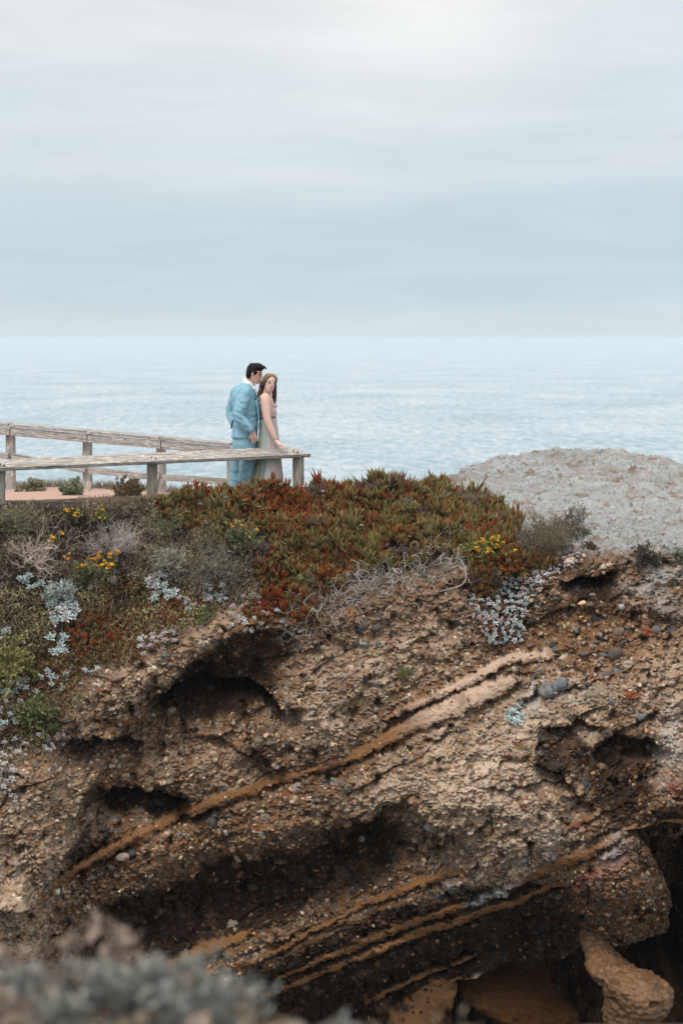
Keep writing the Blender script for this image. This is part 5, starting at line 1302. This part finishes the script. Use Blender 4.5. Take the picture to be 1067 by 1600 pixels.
rosettes([(728, 935), (770, 915), (775, 890), (800, 890), (865, 893), (850, 915), (822, 945), (815, 985), (815, 1005), (765, 1008), (757, 975), (735, 965)], 150, ['white', 'white', 'pink', 'blue'], .068, 'pale star shaped rosette in the dense patch hanging below the dark feathery shrub', 'rosettes in the big pale patch', .74)
rosettes([(850, 905), (855, 875), (880, 868), (912, 868), (905, 885), (880, 895)], 24, ['pink', 'pink', 'white'], .056, 'pinkish rosette along the rim between dark shrub and rock dome', 'rosettes on the rim', .62)
rosettes([(788, 1108), (818, 1108), (822, 1135), (790, 1138)], 8, ['blue'], .095, 'large blue green rosette in the lone clump on the rock face', 'rosettes of the lone clump on the face', .4, 4)
rosettes([(335, 960), (395, 935), (442, 960), (438, 985), (365, 985)], 30, ['pink', 'white'], .052, 'small pinkish rosette under the lower left corner of the ice plant', 'rosettes at the corner of the ice plant', .6)
rosettes([(310, 925), (348, 922), (352, 945), (315, 945)], 12, ['white', 'blue'], .07, 'pale rosette beside the dark wiry shrub', 'rosettes beside the dark wiry shrub', .6)
rosettes([(232, 910), (272, 905), (278, 940), (238, 945)], 22, ['blue', 'white'], .075, 'blue white rosette on the right half of the red mat top', 'rosettes on the top of the red mat', .45)
rosettes([(130, 902), (185, 902), (185, 922), (135, 922)], 9, ['pink'], .058, 'pink white rosette along the upper rim of the red mat', 'rosettes on the upper rim of the red mat', .6)
rosettes([(78, 935), (112, 930), (125, 975), (85, 980)], 26, ['blue', 'white'], .085, 'large chalky blue rosette left of the red mat', 'rosettes left of the red mat', .42)
rosettes([(26, 908), (62, 905), (62, 928), (28, 928)], 7, ['blue'], .085, 'chalky blue rosette under the bare pale branches', 'rosettes under the bare branches', .55)
rosettes([(212, 1010), (270, 982), (275, 1008), (220, 1032)], 30, ['pink', 'white'], .052, 'small pale rosette along the stone lip above the arch', 'rosettes along the stone lip', .6)
rosettes([(74, 1000), (108, 1000), (108, 1030), (78, 1032)], 9, ['blue'], .085, 'blue rosette in the clump below the red mat', 'rosettes in the clump below the red mat', .55)
rosettes([(-10, 1065), (60, 1060), (62, 1085), (-10, 1092)], 20, ['blue', 'white'], .072, 'bluish rosette above the dull green leafy shrub', 'rosettes above the leafy shrub', .6)
rosettes([(64, 1055), (106, 1052), (106, 1082), (66, 1084)], 9, ['blue'], .078, 'bluish rosette at the right end of the leafy shrub', 'rosettes beside the leafy shrub', .6)
rosettes([(-10, 1165), (45, 1155), (40, 1210), (10, 1245), (-10, 1245)], 34, ['pink', 'white'], .058, 'pale rosette in the trailing patch at the lower left edge', 'rosettes in the trailing patch', .6)
rosettes([(58, 1150), (98, 1140), (92, 1175), (62, 1188)], 13, ['pink', 'white'], .055, 'pale rosette in the small patch on the rock under the leafy shrub', 'rosettes on the rock', .6)
rosettes([(992, 872), (1022, 868), (1020, 888), (996, 886)], 6, ['pink'], .045, 'tiny pink rosette under the dark plant on the dome rim', 'rosettes on the dome rim', .6)
rosettes([(285, 935), (335, 940), (325, 962), (282, 960)], 12, MX, .05, 'small white rosette beside the green clump right of the red mat', 'rosettes beside the green clump', .55)
rosettes([(-10, 1105), (30, 1098), (40, 1140), (-10, 1150)], 18, ['white', 'pink', 'blue'], .055, 'pale rosette between the dull green shrub and the left frame edge', 'rosettes at the left frame edge', .55)
rosettes([(120, 1045), (160, 1040), (160, 1075), (122, 1078)], 9, ['white', 'blue'], .05, 'small pale rosette near the rock right of the blue clump', 'rosettes near the rock', .55)
rosettes([(-10, 985), (24, 975), (26, 1005), (-10, 1010)], 9, ['blue', 'white'], .06, 'pale rosette nestled in the yellow green shrub', 'rosettes in the yellow green shrub', .5)
# the 300 largest stand as plants of their own; the smallest leftovers form one mat
ROSETTES.sort(key=lambda r_: -r_[0])
for sc, me, p_, q_, label, group in ROSETTES[:300]:
    o = obj('succulent_rosette', me, None, tuple(p_)); o.rotation_euler = q_.to_euler(); o.scale = (sc,) * 3
    tag(o, label, 'succulent', group)
rest = []
for sc, me, p_, q_, label, group in ROSETTES[300:]:
    n = len(me.vertices); co = np.zeros(n * 3, np.float32); me.vertices.foreach_get('co', co); cc = np.zeros(n * 4, np.float32); me.attributes['Col'].data.foreach_get('color', cc)
    li = np.zeros(len(me.loops), np.int32); me.loops.foreach_get('vertex_index', li)
    rest.append(((co.reshape(-1, 3) * sc) @ np.array(q_).T + p_, li.reshape(-1, 3), cc.reshape(-1, 4)[:, :3]))
if rest:
    V, Fc, C_ = merge(rest)
    tag(obj('small_rosettes', mesh_np('small_rosettes', V, Fc, M_ROS, C_)), 'scattering of the smallest pale rosettes between the larger ones', 'succulent', None, 'stuff')
# ---- the larger cobbles set in the face
CB = [(855, 1081, 14, 13, (.20, .20, .19), 'large round grey cobble, left of a touching pair high on the right face'), (873, 1070, 14, 9, (.17, .18, .185), 'flat grey oval cobble resting on the large round one'),
 (961, 1022, 12, 9, (.12, .095, .075), 'tilted brown cobble in the ochre bed at the right'), (1011, 975, 9, 9, (.15, .08, .055), 'rust brown cobble just under the dome overhang'), (1025, 984, 7, 7, (.15, .15, .145), 'small grey cobble touching the rust brown one'),
 (966, 988, 10, 8, (.17, .11, .075), 'brown ringed cobble in the ochre bed'), (948, 1054, 7, 6, (.12, .11, .105), 'small dark grey cobble right of the large pair'), (964, 1048, 7, 6, (.17, .18, .175), 'small blue grey cobble beside a dark one'),
 (956, 1097, 5, 9, (.15, .155, .15), 'upright grey cobble below the ochre bed'), (926, 1086, 14, 8, (.33, .24, .19), 'flat pinkish slab stone right of the large grey pair'), (970, 948, 5, 5, (.42, .43, .43), 'pale ball shaped pebble under the rim overhang'), (939, 945, 5, 5, (.13, .12, .115), 'dark pebble beside the pale ball under the rim'),
 (567, 978, 9, 7, (.12, .10, .085), 'dark brown cobble below the dead vines, left of two'), (586, 981, 11, 7, (.10, .085, .075), 'dark brown cobble below the dead vines, right of two'), (294, 960, 7, 6, (.45, .39, .34), 'pale rounded stone lying in the red mat'),
 (362, 1445, 11, 9, (.38, .31, .25), 'angular pale stone in the dark lower face'), (330, 1287, 10, 8, (.075, .072, .07), 'dark cobble below the long sandstone band'), (335, 1274, 8, 6, (.09, .09, .088), 'dark cobble touching the underside of the long sandstone band'),
 (192, 1341, 10, 7, (.40, .33, .27), 'pale flat stone under the left end of the long band'), (206, 1334, 6, 5, (.06, .06, .06), 'black pebble beside the pale flat stone'), (465, 1232, 9, 8, (.42, .35, .30), 'pale stone under the middle of the long band'),
 (521, 1192, 9, 8, (.15, .06, .045), 'larger dark red cobble on the long band'), (505, 1202, 7, 6, (.14, .05, .038), 'smaller dark red cobble on the long band'), (677, 1293, 16, 9, (.42, .37, .33), 'big pale lump beside the dark central hollow'),
 (565, 1311, 5, 5, (.46, .42, .38), 'white pebble inside the dark central hollow'), (605, 1257, 4, 6, (.38, .33, .29), 'upright pale pebble on the edge of the central hollow'), (879, 1252, 8, 6, (.055, .055, .055), 'black cobble left of the right hand hollow'),
 (814, 1347, 10, 6, (.10, .095, .088), 'dark flat cobble above the lower sandstone beds'), (651, 1355, 6, 5, (.13, .13, .13), 'grey pebble at the mouth of the central hollow'), (718, 945, 6, 6, (.26, .18, .13), 'brown stone on the bare earth left of the white rosettes'), (1000, 1120, 6, 5, (.16, .18, .19), 'blue grey pebble on the pale right face')]
for q_, (u, v, a, b, colr, lab) in enumerate(CB):
    c, nr = ground(u, v, 2.6)
    bm = bmesh.new(); bmesh.ops.create_icosphere(bm, subdivisions=4, radius=1)
    V = np.array([x.co[:] for x in bm.verts]); Fc = np.array([[x.index for x in f.verts] for f in bm.faces]); bm.free()
    V = V * (1 + .24 * fbm(V, 1.1, 2, q_ * 3.3)[:, None] + .06 * fbm(V, 4, 2, q_ * 1.3)[:, None])
    V = np.sign(V) * np.abs(V) ** .93
    an = rng.normal(.35, .25); x = V[:, 0] * a / 140; z = V[:, 2] * b / 140; y = V[:, 1] * .5 * (a + b) / 140
    V = np.stack([x * math.cos(an) - z * math.sin(an), y, x * math.sin(an) + z * math.cos(an)], 1)
    cl = np.array(colr) * (.72 if max(colr) > .3 else 1.0) * (1 + .45 * fbm(V, 22, 3, q_)[:, None])
    o = obj('cobble', mesh_np('cobble', V, Fc, M_COBBLE, np.clip(cl, .01, 1), True), None, tuple(c + np.array([0, .012 + .12 * min(a, b) / 140, 0])))
    tag(o, lab, 'cobble', 'larger cobbles set in the cliff face')
# ---- out of focus bushes close to the camera
def front_bush(name, label, u, vtop, Y, w, colA, colB, tw, n, lsz):
    b = at(u, vtop, Y / KY); h_ = .62; b = np.array([b[0], b[1], b[2] - h_])
    shrub(name, label, 'bush', 0, 0, w * 1.25 * F / np.linalg.norm(b - np.array([0, 0, CAMZ])), 1.35 * h_ * F / np.linalg.norm(b - np.array([0, 0, CAMZ])), 60, tw, (colA, colB), n * 6, (lsz[0] * 1.1, lsz[1] * 1.3), 4, (4, 3, 3), .004, bright=1.0, zcap=b[2] + h_, group='blurred bushes at the bottom left', first=.52, lean=0, base=b)
front_bush('coastal_bush', 'blurred blue grey bush in front, tallest of the three at the bottom left', 160, 1535, 4.1, .44, (.15, .16, .145), (.33, .335, .305), (.18, .15, .14), 10500, (.017, .004))
front_bush('coastal_bush', 'blurred reddish brown bush in front at the bottom left corner', 5, 1570, 3.9, .38, (.22, .165, .13), (.40, .315, .26), (.20, .14, .11), 11000, (.017, .004))
front_bush('coastal_bush', 'blurred olive brown bush in front, lowest and rightmost at the bottom', 310, 1590, 4.0, .34, (.15, .12, .08), (.30, .24, .175), (.18, .13, .10), 9500, (.017, .004))

# ------------------------------------------------------------------ sea haze: a thin slab of damp air over the water
def build_haze():
    bm = bmesh.new(); bmesh.ops.create_cube(bm, size=1)
    for v in bm.verts: v.co = Vector((v.co.x * 90000, v.co.y * 70000 + 34000, -17.0 + (v.co.z + .5) * 22.5))
    me = bpy.data.meshes.new('haze'); bm.to_mesh(me); bm.free()
    m = bpy.data.materials.new('sea_haze'); m.use_nodes = True; t = m.node_tree; t.nodes.clear()
    o_ = nd(t, 'ShaderNodeOutputMaterial'); v_ = nd(t, 'ShaderNodeVolumePrincipled')
    v_.inputs['Color'].default_value = (.80, .88, .93, 1); v_.inputs['Density'].default_value = 2.2e-4
    t.links.new(v_.outputs[0], o_.inputs['Volume']); me.materials.append(m)
    tag(obj('haze', me), kind='stuff')
build_haze()
